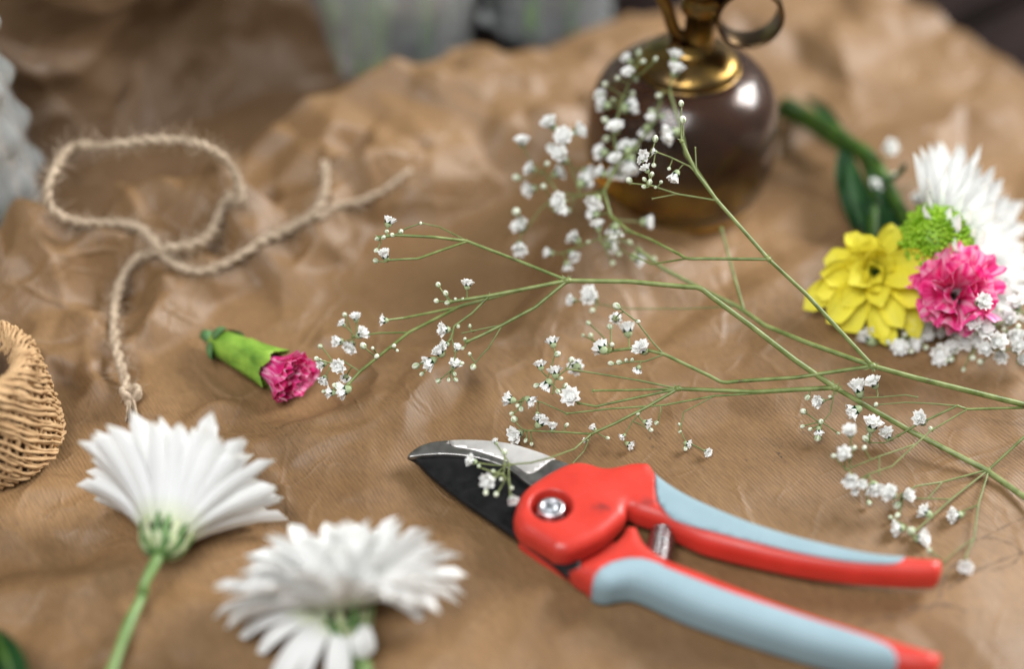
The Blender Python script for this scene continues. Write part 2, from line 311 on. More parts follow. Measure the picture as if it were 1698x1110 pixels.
def red_plastic():
    m, t, b, out = nt('red_plastic'); L = t.links.new
    tc = nd(t, 'ShaderNodeTexCoord'); prev = None
    base = (0.56, 0.040, 0.026)
    n = nd(t, 'ShaderNodeTexNoise'); n.inputs['Scale'].default_value = 420; n.inputs['Detail'].default_value = 5; L(tc.outputs['Object'], n.inputs['Vector'])
    cur = nd(t, 'ShaderNodeRGB'); cur.outputs[0].default_value = (*base, 1); cur = cur.outputs[0]
    for px, py, rx, ry, k in ((998, 841, .0046, .0026, .62), (1074, 831, .0040, .0026, .60), (1190, 905, .0010, .0008, .3), (1010, 905, .005, .003, .22)):   # two greasy smudges
        c = at(px, py, 0.017)
        mp = nd(t, 'ShaderNodeMapping'); mp.vector_type = 'TEXTURE'; mp.inputs['Location'].default_value = c; mp.inputs['Scale'].default_value = (rx, ry, .004)
        L(tc.outputs['Object'], mp.inputs['Vector'])
        ln = nd(t, 'ShaderNodeVectorMath', operation='LENGTH'); L(mp.outputs[0], ln.inputs[0])
        nn = nd(t, 'ShaderNodeMath', operation='MULTIPLY_ADD'); L(n.outputs['Fac'], nn.inputs[0]); nn.inputs[1].default_value = 1.6; L(ln.outputs['Value'], nn.inputs[2])
        mr = nd(t, 'ShaderNodeMapRange'); mr.inputs[1].default_value = 1.75; mr.inputs[2].default_value = 0.9; mr.inputs[3].default_value = 0; mr.inputs[4].default_value = k
        L(nn.outputs[0], mr.inputs[0])
        mx = nd(t, 'ShaderNodeMixRGB'); L(mr.outputs[0], mx.inputs[0]); L(cur, mx.inputs[1]); mx.inputs[2].default_value = (0.10, 0.03, 0.03, 1)
        cur = mx.outputs[0]
    n4 = nd(t, 'ShaderNodeTexNoise'); n4.inputs['Scale'].default_value = 75; n4.inputs['Detail'].default_value = 7; L(tc.outputs['Object'], n4.inputs['Vector'])
    m4 = nd(t, 'ShaderNodeMapRange'); m4.inputs[1].default_value = .3; m4.inputs[2].default_value = .7; m4.inputs[3].default_value = .86; m4.inputs[4].default_value = 1.04; L(n4.outputs['Fac'], m4.inputs[0])
    x4 = nd(t, 'ShaderNodeMixRGB', blend_type='MULTIPLY'); x4.inputs[0].default_value = 1; L(cur, x4.inputs[1]); L(m4.outputs[0], x4.inputs[2])
    n5 = nd(t, 'ShaderNodeTexNoise'); n5.inputs['Scale'].default_value = 1100; n5.inputs['Detail'].default_value = 2; L(tc.outputs['Object'], n5.inputs['Vector'])
    m5 = nd(t, 'ShaderNodeMapRange'); m5.inputs[1].default_value = .70; m5.inputs[2].default_value = .76; m5.inputs[4].default_value = .6; L(n5.outputs['Fac'], m5.inputs[0])
    x5 = nd(t, 'ShaderNodeMixRGB'); x5.inputs[2].default_value = (0.12, 0.04, 0.035, 1); L(m5.outputs[0], x5.inputs[0]); L(x4.outputs[0], x5.inputs[1]); cur = x5.outputs[0]
    m6 = nd(t, 'ShaderNodeMapRange'); m6.inputs[1].default_value = .3; m6.inputs[2].default_value = .7; m6.inputs[3].default_value = .30; m6.inputs[4].default_value = .50; L(n4.outputs['Fac'], m6.inputs[0]); L(m6.outputs[0], b.inputs['Roughness'])
    L(cur, b.inputs['Base Color'])
    b.inputs['Roughness'].default_value = 0.36; b.inputs['Specular IOR Level'].default_value = 0.45
    n3 = nd(t, 'ShaderNodeTexNoise'); n3.inputs['Scale'].default_value = 2600; L(tc.outputs['Object'], n3.inputs['Vector'])
    bp = nd(t, 'ShaderNodeBump'); bp.inputs['Strength'].default_value = 0.5; bp.inputs['Distance'].default_value = 0.00002
    L(n3.outputs['Fac'], bp.inputs['Height']); L(bp.outputs[0], b.inputs['Normal'])
    return m
M['red'] = red_plastic()

def carnation_mat():
    m, t, b, out = nt('pink_petal'); L = t.links.new
    uv = nd(t, 'ShaderNodeUVMap'); mp = nd(t, 'ShaderNodeMapping'); mp.inputs['Scale'].default_value = (9, 1.3, 1); L(uv.outputs[0], mp.inputs['Vector'])
    oi = nd(t, 'ShaderNodeObjectInfo'); av = nd(t, 'ShaderNodeVectorMath', operation='ADD'); L(mp.outputs[0], av.inputs[0])
    ov = nd(t, 'ShaderNodeCombineXYZ'); mm = nd(t, 'ShaderNodeMath', operation='MULTIPLY'); L(oi.outputs['Random'], mm.inputs[0]); mm.inputs[1].default_value = 40
    L(mm.outputs[0], ov.inputs[2]); L(ov.outputs[0], av.inputs[1])
    n = nd(t, 'ShaderNodeTexNoise'); n.inputs['Scale'].default_value = 1.0; n.inputs['Detail'].default_value = 3; L(av.outputs[0], n.inputs['Vector'])
    r = ramp(t, [(0.36, (0.76, 0.018, 0.20)), (0.49, (0.90, 0.12, 0.38)), (0.62, (0.94, 0.50, 0.66))]); L(n.outputs['Fac'], r.inputs[0])
    L(r.outputs[0], b.inputs['Base Color']); b.inputs['Roughness'].default_value = 0.55; b.inputs['Specular IOR Level'].default_value = 0.3
    tr = nd(t, 'ShaderNodeBsdfTranslucent'); L(r.outputs[0], tr.inputs[0]); mx = nd(t, 'ShaderNodeMixShader'); mx.inputs[0].default_value = 0.25
    L(b.outputs[0], mx.inputs[1]); L(tr.outputs[0], mx.inputs[2]); L(mx.outputs[0], out.inputs[0])
    return m
M['pink'] = carnation_mat()

# ------------------------------------------------------------------ kraft paper
def worley(x, y, cell, seed):
    r = np.random.default_rng(seed); N = 64
    jx = r.random((N, N)); jy = r.random((N, N))
    gx = x/cell; gy = y/cell; ix = np.floor(gx).astype(int); iy = np.floor(gy).astype(int)
    f1 = np.full(x.shape, 9.0); f2 = np.full(x.shape, 9.0)
    for dx in (-1, 0, 1):
        for dy in (-1, 0, 1):
            cx = ix+dx; cy = iy+dy
            px = cx+jx[cx % N, cy % N]; py = cy+jy[cx % N, cy % N]
            d = np.hypot(px-gx, py-gy)
            f2 = np.where(d < f1, f1, np.minimum(f2, d)); f1 = np.minimum(f1, d)
    return f1, f2
def vnoise(x, y, cell, seed):
    r = np.random.default_rng(seed); N = 64; g = r.random((N, N))*2-1
    gx = x/cell; gy = y/cell; ix = np.floor(gx).astype(int); iy = np.floor(gy).astype(int)
    fx = gx-ix; fy = gy-iy; fx = fx*fx*(3-2*fx); fy = fy*fy*(3-2*fy)
    q = lambda a, b: g[(ix+a) % N, (iy+b) % N]
    return (q(0, 0)*(1-fx)+q(1, 0)*fx)*(1-fy)+(q(0, 1)*(1-fx)+q(1, 1)*fx)*fy
def sstep(a, b, x):
    t = np.clip((x-a)/(b-a), 0, 1); return t*t*(3-2*t)
A_EDGE, B_EDGE = 0.278, 0.136
CR0 = (-.66, -.60); CRS = .001; CRN = (1160, 1060)
def facet_raster():
    H = np.zeros(CRN)
    for cell, amp, seed in ((.052, .0034, 1), (.024, .0025, 2), (.0110, .00115, 3)):
        r = np.random.default_rng(seed); nx = int(CRN[0]*CRS/cell)+4; ny = int(CRN[1]*CRS/cell)+4
        gx, gy = np.meshgrid(np.arange(nx), np.arange(ny), indexing='ij')
        px = (gx-1.5+r.uniform(-.42, .42, gx.shape))*cell; py = (gy-1.5+r.uniform(-.42, .42, gx.shape))*cell
        hz = r.normal(0, amp, gx.shape)*(.45+1.1*r.random(gx.shape))
        P = np.stack([px.ravel(), py.ravel()], -1); hz = hz.ravel()
        tri = delaunay_2d_cdt([Vector(p) for p in P], [], [], 0, 1e-7)[2]
        Q = P/CRS
        for t in tri:
            a, b, c = Q[t[0]], Q[t[1]], Q[t[2]]
            x0 = max(int(min(a[0], b[0], c[0])), 0); x1 = min(int(max(a[0], b[0], c[0]))+2, CRN[0]); y0 = max(int(min(a[1], b[1], c[1])), 0); y1 = min(int(max(a[1], b[1], c[1]))+2, CRN[1])
            if x1 <= x0 or y1 <= y0: continue
            den = (b[1]-c[1])*(a[0]-c[0])+(c[0]-b[0])*(a[1]-c[1])
            if abs(den) < 1e-9: continue
            X = np.arange(x0, x1)[:, None]; Y = np.arange(y0, y1)[None, :]
            l1 = ((b[1]-c[1])*(X-c[0])+(c[0]-b[0])*(Y-c[1]))/den; l2 = ((c[1]-a[1])*(X-c[0])+(a[0]-c[0])*(Y-c[1]))/den; l3 = 1-l1-l2
            m = (l1 >= 0) & (l2 >= 0) & (l3 > 0)
            H[x0:x1, y0:y1][m] += (l1*hz[t[0]]+l2*hz[t[1]]+l3*hz[t[2]])[m]
    K_ = (H*3+np.roll(H, 1, 0)+np.roll(H, -1, 0))/5; return (K_*3+np.roll(K_, 1, 1)+np.roll(K_, -1, 1))/5
CRH = facet_raster()
def crumple(x, y, seed=0):
    wx = x+.0012*vnoise(x, y, .028, 3)+.0003*vnoise(x, y, .010, 4); wy = y+.0012*vnoise(x, y, .028, 5)+.0003*vnoise(x, y, .010, 6)
    i = np.clip((wx-CR0[0])/CRS, 0, CRN[0]-1.01); j = np.clip((wy-CR0[1])/CRS, 0, CRN[1]-1.01)
    a = i.astype(int); b = j.astype(int); u = i-a; v = j-b
    return (CRH[a, b]*(1-u)+CRH[a+1, b]*u)*(1-v)+(CRH[a, b+1]*(1-u)+CRH[a+1, b+1]*u)*v
def paper_h(x, y):
    x = np.asarray(x, dtype=float); y = np.asarray(y, dtype=float)
    a = x*E1[0]+y*E1[1]; b = x*E2[0]+y*E2[1]
    m = 0.28+1.75*sstep(-.075, .05, b)*(1-.70*sstep(.03, .18, a))+.35*sstep(.02, -.12, a)
    P0 = at(1130, 900); m = m*(1-.65*np.exp(-((x-P0.x)/.085)**2-((y-P0.y)/.05)**2)); P0 = at(1130, 320); m = m*(1-.8*np.exp(-((x-P0.x)/.05)**2-((y-P0.y)/.05)**2))
    h = m*crumple(x, y, 11)
    # the sheet lifts and buckles towards its far edge
    amp = (.014+.005*vnoise(a, b*0, .05, 31)+.004*vnoise(a, b*0, .022, 33))*(1-.75*sstep(.10, .22, a))
    h = h+amp*sstep(.045, .120, b+.006*vnoise(a, b, .05, 35))
    h = h+.0035*np.exp(-((b-.085-.012*vnoise(a, b*0, .06, 37))/.008)**2)*(1-sstep(.08, .18, a))
    # one long soft fold on the left, another behind the twine
    for (p, q, ht, wd) in (((-20, 540), (450, 392), .0055, .010), ((430, 640), (560, 560), .0016, .006), ((640, 690), (900, 520), .0022, .010), ((700, 230), (980, 300), .003, .010), ((1360, 60), (1420, 190), .004, .012), ((480, 800), (640, 700), .0018, .008)):
        P0 = at(*p); P1 = at(*q); d = np.array([P1.x-P0.x, P1.y-P0.y]); Ln = np.hypot(*d); d /= Ln
        s = (x-P0.x)*d[0]+(y-P0.y)*d[1]; n = -(x-P0.x)*d[1]+(y-P0.y)*d[0]+.004*vnoise(x, y, .025, 41)
        prof = np.where(n < 0, np.exp(-np.abs(n)/(wd*.45)), np.exp(-np.abs(n)/(wd*2.2)))
        h = h+ht*prof*sstep(-.02, .02, s)*(1-sstep(Ln-.02, Ln+.02, s))
    h = h+.0040; q = .0030      # the table keeps the paper from sagging
    return np.where(h > q, h, q*np.exp(np.minimum(h-q, 0)/q))
def ph(x, y): return float(paper_h(np.array([x]), np.array([y]))[0])
def on(px, py, lift=0.0):
    z = 0.0
    for _ in range(6):
        p = at(px, py, z+lift); z = ph(p.x, p.y)
    return at(px, py, z+lift)

def build_sheet(name, f, na, nb, ua, ub, mat, thick=None):
    A, B = np.meshgrid(np.linspace(*ua, na), np.linspace(*ub, nb), indexing='ij')
    X, Y, Z = f(A, B)
    co = np.stack([X, Y, Z], -1).reshape(-1, 3).astype(np.float32)
    idx = np.arange(na*nb).reshape(na, nb)
    q = np.stack([idx[:-1, :-1], idx[1:, :-1], idx[1:, 1:], idx[:-1, 1:]], -1).reshape(-1, 4).astype(np.int32)
    me = bpy.data.meshes.new(name); me.vertices.add(len(co)); me.vertices.foreach_set('co', co.ravel())
    me.loops.add(q.size); me.loops.foreach_set('vertex_index', q.ravel())
    me.polygons.add(len(q)); me.polygons.foreach_set('loop_start', np.arange(0, q.size, 4, dtype=np.int32))
    me.polygons.foreach_set('loop_total', np.full(len(q), 4, dtype=np.int32))
    me.update(); me.validate(); me.materials.append(mat)
    me.polygons.foreach_set('use_smooth', [True]*len(q))
    return me

# ---- table of dark planks (setting)
table = bpy.data.objects.new('table', None); COL.objects.link(table); table['kind'] = 'structure'
TA = math.radians(39); td = Vector((math.cos(TA), math.sin(TA), 0)); tn = Vector((-td.y, td.x, 0))
g0 = at(1615, 25, -.004).dot(tn)
for k in range(-10, 4):
    c = tn*(g0+.055+.11*k)
    bm = bmesh.new(); bmesh.ops.create_cube(bm, size=1)
    for v in bm.verts: v.co = Vector((v.co.x*1.6, v.co.y*.103, v.co.z*.02))
    bmesh.ops.bevel(bm, geom=bm.edges[:], offset=.0025, segments=2, affect='EDGES')
    me = bpy.data.meshes.new('plank'); bm.to_mesh(me); bm.free(); me.materials.append(M['wood'])
    o = bpy.data.objects.new('plank', me); COL.objects.link(o); o.parent = table
    o.location = (c.x, c.y, -.0145-.0006*(k % 3)); o.rotation_euler = (0, 0, TA)

def sheet_f(A, B):
    B2 = np.where(B > B_EDGE-.004, B+.0015*vnoise(A, A*0, .03, 51), B)
    A2 = np.where(A > A_EDGE-.004, A+.0012*vnoise(B, B*0, .03, 52), A)
    X = A2*E1[0]+B2*E2[0]; Y = A2*E1[1]+B2*E2[1]
    return X, Y, paper_h(X, Y)
me = build_sheet('kraft_paper', sheet_f, 800, 600, (-.56, A_EDGE), (-.48, B_EDGE), M['kraft'])
paper = link('kraft_paper', me)
paper['label'] = 'crumpled brown kraft paper sheet spread flat under the flowers and shears'; paper['category'] = 'paper'

# ---- soft pencil strokes on the paper, lower right
M['pencil'] = pm('pencil_stroke', (0.13, 0.09, 0.065), (0.24, 0.16, 0.10), scale=300, rough=0.8, lo=.3, hi=.7)
t_ = M['pencil'].node_tree; o_ = t_.nodes['Material Output']; b_ = t_.nodes['Principled BSDF']
tr_ = nd(t_, 'ShaderNodeBsdfTransparent'); mx_ = nd(t_, 'ShaderNodeMixShader'); nz_ = nd(t_, 'ShaderNodeTexNoise'); nz_.inputs['Scale'].default_value = 900
mr_ = nd(t_, 'ShaderNodeMapRange'); mr_.inputs[1].default_value = .3; mr_.inputs[2].default_value = .75; mr_.inputs[3].default_value = .15; mr_.inputs[4].default_value = .6
t_.links.new(nd(t_, 'ShaderNodeTexCoord').outputs['Object'], nz_.inputs['Vector']); t_.links.new(nz_.outputs['Fac'], mr_.inputs[0])
t_.links.new(mr_.outputs[0], mx_.inputs[0]); t_.links.new(tr_.outputs[0], mx_.inputs[1]); t_.links.new(b_.outputs[0], mx_.inputs[2]); t_.links.new(mx_.outputs[0], o_.inputs[0])
for pts, wd in (([(1570, 980), (1590, 965), (1625, 945), (1665, 928), (1705, 915)], .0014), ([(1600, 900), (1640, 893), (1670, 900), (1692, 915), (1680, 935), (1640, 948)], .0011),
            ([(1705, 858), (1670, 872), (1635, 890), (1608, 897)], .0010), ([(1423, 1037), (1470, 1026), (1510, 1018), (1545, 1008), (1560, 985), (1568, 955), (1590, 930)], .0013), ([(1500, 1012), (1560, 1004), (1605, 1016)], .0024)):
    P = catmull([on(a, b) for a, b in pts], 10); v = []; f = []
    for i, (p, (t, n, b)) in enumerate(zip(P, frames(P))):
        sd = Vector((-t.y, t.x, 0)).normalized()*wd*(.6+.4*math.sin(i*.7))*min(1, .2+i*.2, .2+(len(P)-1-i)*.2)
        for q in (p-sd*.5, p+sd*.5): v.append(Vector((q.x, q.y, ph(q.x, q.y)+.00025)))
    f = [(2*i, 2*i+1, 2*i+3, 2*i+2) for i in range(len(P)-1)]
    part('pencil_stroke', MB().add(v, f), M['pencil'], paper)

# ---- second sheet, standing as a wrap behind the far edge
def wrap_f(A, B):
    # A along the sheet (0..1 left to right), B from the hidden foot upwards (0..1)
    a = -.42+A*.455; k = sstep(.16, .34, B); run = B*.32
    bulge = .020*np.sin(A*9.0+.8)+.014*np.sin(A*21+B*2.0+1)
    flat = np.minimum(run, .075); rise = np.maximum(run-.075, 0); tilt = np.radians(64)
    back = .110+flat+rise*np.cos(tilt)+k*bulge*(.3+.9*B)-.045*k*np.exp(-((A-.80)/.10)**2-((B-.58)/.14)**2)
    up = -.0025+rise*np.sin(tilt)
    X = a*E1[0]+back*E2[0]; Y = a*E1[1]+back*E2[1]
    c = crumple(a, run, 77)*(.25+1.5*k)
    return X+c*(-E2[0])*.8*k, Y+c*(-E2[1])*.8*k, up+np.abs(c)*.5
me = build_sheet('kraft_paper_wrap', wrap_f, 320, 200, (0, 1), (0, 1), M['kraft_shaded'])
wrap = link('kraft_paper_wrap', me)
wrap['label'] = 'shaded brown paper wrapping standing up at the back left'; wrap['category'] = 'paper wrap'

# ------------------------------------------------------------------ pruning shears
def Z1(x, y): return (640+x/3.1444, 700+y/3.1444)
def Z2(x, y): return (1040+x/3.0, 740+y/3.0)
def to2(pts, z, n=6, closed=True):
    P = [at(a, b, z) for a, b in pts]
    if closed:
        Q = P+P[:3]; C = catmull([P[-1]]+Q, n)[n:-2*n]; C = C[:len(P)*n]
    else: C = catmull(P, n)
    return np.array([(p.x, p.y) for p in C])
def resample(poly, step, closed=True):
    P = np.vstack([poly, poly[:1]]) if closed else poly
    d = np.r_[0, np.cumsum(np.hypot(*np.diff(P, axis=0).T))]
    n = max(8, int(d[-1]/step)); s = np.linspace(0, d[-1], n+1)
    if closed: s = s[:-1]
    return np.stack([np.interp(s, d, P[:, 0]), np.interp(s, d, P[:, 1])], -1)
def normals2(poly):
    t = np.roll(poly, -1, 0)-np.roll(poly, 1, 0); t /= np.linalg.norm(t, axis=1)[:, None]+1e-12
    area_ = .5*np.sum(poly[:, 0]*np.roll(poly[:, 1], -1)-np.roll(poly[:, 0], -1)*poly[:, 1])
    n = np.stack([t[:, 1], -t[:, 0]], -1)
    return n if area_ > 0 else -n
def inside(P, poly):
    x, y = P[:, 0][:, None], P[:, 1][:, None]; a = poly; b = np.roll(poly, -1, 0)
    c = (a[None, :, 1] > y) != (b[None, :, 1] > y)
    xi = a[None, :, 0]+(y-a[None, :, 1])*(b[None, :, 0]-a[None, :, 0])/(b[None, :, 1]-a[None, :, 1]+1e-15)
    return (np.sum(c & (x < xi), 1) % 2) == 1
def dist(P, poly):
    a = poly; b = np.roll(poly, -1, 0); out = np.empty(len(P)); ab = b-a; L2 = np.sum(ab*ab, 1)+1e-18
    for i in range(0, len(P), 1500):
        q = P[i:i+1500]; w_ = q[:, None, :]-a[None]
        t = np.clip(np.sum(w_*ab[None], 2)/L2[None], 0, 1)
        out[i:i+1500] = np.min(np.hypot(w_[..., 0]-t*ab[None, :, 0], w_[..., 1]-t*ab[None, :, 1]), 1)
    return out
def seen_to_real(poly, T, r, s=.71, c=.70):
    # a traced outline includes the near side of the slab: pull it in so that the solid, not its mid plane, has that outline
    n = normals2(poly); k = ((T-r)*c+r*(1-s))/s
    out = poly.copy(); out[:, 1] -= k*n[:, 1]
    return out
def slab(poly, zmid, T, r, step=.0011, grid=.0020, hole=None, split=None, lift=.0004, zfloor=None):
    """solid plate with rounded rims; returns MB for the plate and MB for the inlaid region inside split"""
    poly = resample(poly, step); n = normals2(poly)
    V = [poly]; E = [np.stack([np.arange(len(poly)), np.roll(np.arange(len(poly)), -1)], -1)]; off = len(poly)
    if hole is not None:
        V.append(hole); k = np.arange(len(hole)); E.append(np.stack([k, np.roll(k, -1)], -1)+off); off += len(hole)
    if split is not None:
        sp = resample(split, step); keep = inside(sp, poly) & (dist(sp, poly) > .0002)
        k = np.arange(len(sp)); e = np.stack([k, np.roll(k, -1)], -1)
        rem = np.cumsum(keep)-1; e = e[keep[e[:, 0]] & keep[e[:, 1]]]
        V.append(sp[keep]); E.append(rem[e]+off); off += int(keep.sum())
    extra = []
    for th in (12, 26, 42, 60, 82):
        d = r*(1-math.cos(math.radians(th))); q = poly-n*d
        extra.append(q[np.abs(dist(q, poly)-d) < d*.12])
    if hole is not None:
        hc = hole.mean(0)
        for d in (.00012, .0004, .0009, .0016): extra.append(hc+(hole-hc)*(1+d/.0066))
    lo = poly.min(0); hi = poly.max(0)
    G = np.stack(np.meshgrid(np.arange(lo[0], hi[0], grid), np.arange(lo[1], hi[1], grid), indexing='ij'), -1).reshape(-1, 2)
    G = G+RNG.uniform(-.2, .2, G.shape)*grid; G = G[inside(G, poly)]; G = G[dist(G, poly) > r*.95]
    extra.append(G); X = np.vstack(extra)
    X = X[inside(X, poly)]
    if hole is not None: X = X[~inside(X, hole)]; X = X[dist(X, hole) > .0001]
    V.append(X); V = np.vstack(V); E = np.vstack(E)
    res = delaunay_2d_cdt([Vector(p) for p in V], [tuple(map(int, e)) for e in E], [], 0, 1e-6)
    P = np.array([tuple(p) for p in res[0]]); F = np.array([t for t in res[2] if len(t) == 3])
    C = P[F].mean(1); ok = inside(C, poly)
    if hole is not None: ok &= ~inside(C, hole)
    F = F[ok]; C = C[ok]
    a, b, c = P[F[:, 0]], P[F[:, 1]], P[F[:, 2]]
    cr = (b[:, 0]-a[:, 0])*(c[:, 1]-a[:, 1])-(b[:, 1]-a[:, 1])*(c[:, 0]-a[:, 0])
    F[cr < 0] = F[cr < 0][:, ::-1]; F = F[np.abs(cr) > 1e-13]; C = P[F].mean(1)
    d = np.minimum(dist(P, poly)/r, 1); h = (T-r)+r*np.sqrt(np.clip(1-(1-d)**2, 0, 1))
    if hole is not None:
        dh = np.minimum(dist(P, hole)/.0008, 1); h = h-.0008*(1-np.sqrt(np.clip(1-(1-dh)**2, 0, 1)))
    sel = inside(C, resample(split, step)) if split is not None else np.zeros(len(F), bool)
    out = []
    for part_sel, lf in ((~sel, 0.0), (sel, lift)):
        mb = MB(); f = F[part_sel]
        if len(f) == 0: out.append(mb); continue
        used = np.unique(f); rem = np.full(len(P), -1); rem[used] = np.arange(len(used)); f = rem[f]
        Q = P[used]; hh = h[used]+lf; N = len(used)
        v = [(x, y, zmid+k) for (x, y), k in zip(Q, hh)]+[(x, y, zmid-k) for (x, y), k in zip(Q, hh)]
        faces = [tuple(map(int, t)) for t in f]+[(int(t[2])+N, int(t[1])+N, int(t[0])+N) for t in f]
        cnt = {}
        for t in f:
            for i in range(3):
                e = (int(t[i]), int(t[(i+1) % 3])); cnt[tuple(sorted(e))] = cnt.get(tuple(sorted(e)), []) + [e]
        for k, es in cnt.items():
            if len(es) == 1:
                i, j = es[0]; faces.append((j, i, i+N, j+N))
        mb.add(v, faces); out.append(mb)
    return out

ZH = .0105                                   # mid height of the handles
shear_base = on(1000, 840)
shears = thing('pruning_shears', 'red and pale blue pruning shears with dark curved blades lying on the paper', 'shears', shear_base)

up_px = [Z1(x, y) for x, y in ((665, 545), (678, 470), (702, 405), (745, 350), (810, 300), (880, 258), (945, 227), (1000, 213), (1052, 221), (1110, 238), (1165, 240), (1225, 230), (1285, 217), (1335, 218), (1368, 238), (1408, 290))] + \
        [Z2(x, y) for x, y in ((250, 230), (400, 303), (600, 383), (800, 445), (1000, 494), (1200, 534), (1400, 553), (1500, 560), (1545, 572), (1560, 610), (1560, 665), (1545, 700), (1505, 719), (1300, 712), (1100, 696), (900, 668), (700, 628), (500, 580), (380, 545), (270, 492), (170, 440), (70, 405))] + \
        [Z1(x, y) for x, y in ((1262, 522), (1240, 560), (1190, 612), (1120, 672), (1050, 713), (985, 742), (935, 760), (890, 752), (850, 726), (780, 683), (725, 648), (690, 610))]
T_, R_ = .0052, .0036
ZU = .0115
up_poly = seen_to_real(to2(up_px, ZU), T_, R_)
grip_u = [Z2(x, y) for x, y in ((143, 165), (143, 225), (156, 292), (192, 347), (245, 387), (350, 425), (500, 465), (700, 515), (900, 560), (1100, 593), (1250, 605), (1335, 604), (1373, 585), (1392, 548))]
gu = to2(grip_u, ZU+T_-.0006, closed=False)
gu[:, 1] += .0010
gu = np.vstack([gu, gu[-1]+[.004, .03], gu[len(gu)//2]+[0.02, .05], gu[0]+[-.002, .03]])
nut_c = at(914, 838, ZU+T_); hole = np.array([(nut_c.x+.0066*math.cos(k*2*PI/48), nut_c.y+.0066*math.sin(k*2*PI/48)) for k in range(48)])
a_, b_ = slab(up_poly, ZU, T_, R_, hole=hole, split=gu)
uh = part('upper_handle', a_, M['red'], shears); part('grip', b_, M['blue'], uh)

lo_px = [Z1(x, y) for x, y in ((955, 792), (985, 765), (1060, 733), (1145, 675), (1225, 605), (1262, 552), (1295, 556), (1312, 600), (1345, 650), (1420, 703), (1500, 738))] + \
        [Z2(x, y) for x, y in ((300, 610), (500, 690), (700, 768), (900, 838), (1100, 900), (1300, 962), (1490, 1017), (1540, 1036), (1556, 1070), (1550, 1150), (1520, 1205), (1460, 1215), (1300, 1190), (1100, 1150), (900, 1098), (700, 1036), (500, 970), (300, 898), (120, 815))] + \
        [Z1(x, y) for x, y in ((1290, 950), (1205, 955), (1145, 966), (1090, 942), (1050, 906), (1000, 872), (962, 832))]
T2, R2 = .0066, .0046; ZL = .0098
lo_poly = seen_to_real(to2(lo_px, ZL), T2, R2)
grip_l = [Z1(x, y) for x, y in ((1064, 915), (1060, 862), (1085, 812), (1138, 765), (1210, 735), (1290, 724), (1362, 732), (1450, 762))] + \
         [Z2(x, y) for x, y in ((150, 600), (300, 660), (500, 735), (700, 802), (900, 868), (1100, 930), (1240, 980), (1310, 1018), (1345, 1070), (1350, 1130), (1330, 1190))]
gl = to2(grip_l, ZL+T2-.0008, closed=False)
gl = np.vstack([gl, gl[-1]+[0, -.04], gl[len(gl)//2]+[0, -.06], gl[0]+[0.002, -.03]])
a_, b_ = slab(lo_poly, ZL, T2, R2, split=gl)
lh = part('lower_handle', a_, M['red'], shears); part('grip', b_, M['blue'], lh)
# carrier plate of the lower handle under the head
pl_px = [Z1(x, y) for x, y in ((690, 640), (760, 715), (860, 788), (960, 852), (1060, 912), (1160, 800), (1200, 640), (1000, 480), (800, 520))]
a_, _ = slab(seen_to_real(to2(pl_px, .0042), .0020, .0012), .0042, .0020, .0012); part('carrier_plate', a_, M['red'], lh)

# blades
bk_px = [Z1(x, y) for x, y in ((112, 190), (160, 222), (225, 288), (300, 352), (400, 430), (500, 500), (600, 568), (690, 628), (780, 692), (880, 766), (962, 832), (1010, 800), (1010, 640), (960, 480), (880, 360), (760, 290), (600, 215), (430, 165), (280, 150), (170, 160))]
a_, _ = slab(seen_to_real(to2(bk_px, .0078), .0013, .0009), .0078, .0013, .0009, grid=.0025); part('anvil_blade', a_, M['black_steel'], shears)
sv_px = [Z1(x, y) for x, y in ((112, 188), (132, 164), (178, 133), (250, 111), (350, 103), (450, 102), (550, 108), (650, 122), (740, 147), (830, 178), (900, 208), (950, 226), (1050, 300), (1000, 460), (860, 420), (760, 345), (722, 318), (680, 283), (630, 250), (560, 221), (480, 198), (400, 184), (300, 177), (200, 182), (140, 190))]
fc_px = [Z1(x, y) for x, y in ((345, 126), (360, 90), (600, 80), (900, 150), (990, 200), (880, 197), (830, 225), (780, 262), (745, 271), (715, 258), (665, 225), (600, 196), (520, 168), (430, 143))]
sv = resample(to2(sv_px, .0098), .0009)
a_, b_ = slab(sv, .0098, .0009, .0005, grid=.0018, split=to2(fc_px, .0106), lift=.00010)
cb = part('cutting_blade', a_, M['steel_bevel'], shears); part('polished_face', b_, M['steel_face'], cb)
# pivot nut in its recess
fl = MB(); fl.add(*lathe([(0, 0), (.0066, 0), (.0067, .0070)], 48, Matrix.Translation((nut_c.x, nut_c.y, ZU+T_-.0075)))); part('pivot_recess', fl, M['red'], uh)
wz = ZU+T_-.0074
part('washer', MB().add(*lathe([(.0024, .0001), (.0052, .0001), (.0055, .0005), (.0055, .0012), (.0050, .0018), (.0024, .0018)], 40, Matrix.Translation((nut_c.x, nut_c.y, wz)))), M['washer'], shears)
nb = MB(); hexv = []; hexf = []
R6 = .0047
for i, (rr, zz) in enumerate(((R6, .0018), (R6, .0050), (R6*.90, .0056), (R6*.62, .0058))):
    for k in range(6):
        a = k*PI/3+.35; hexv.append(Vector((nut_c.x+rr*math.cos(a), nut_c.y+rr*math.sin(a), wz+zz)))
for i in range(3):
    for k in range(6): hexf.append((i*6+k, i*6+(k+1) % 6, i*6+6+(k+1) % 6, i*6+6+k))
hexf.append(tuple(range(18, 24))); part('nut', nb.add(hexv, hexf), M['chrome'], shears, smooth=False)
nz = Matrix.Translation((nut_c.x, nut_c.y, wz))
part('nut_collar', MB().add(*lathe([(.0042, .0050), (.0042, .0063), (.0039, .0067), (.0030, .0068), (.0027, .0066), (.0026, .0058)], 36, nz)), M['chrome'], shears)
part('bolt_end', MB().add(*lathe([(0, .0066), (.0016, .0066), (.0020, .0063), (.0021, .0056)], 30, nz)), M['chrome_blue'], shears)
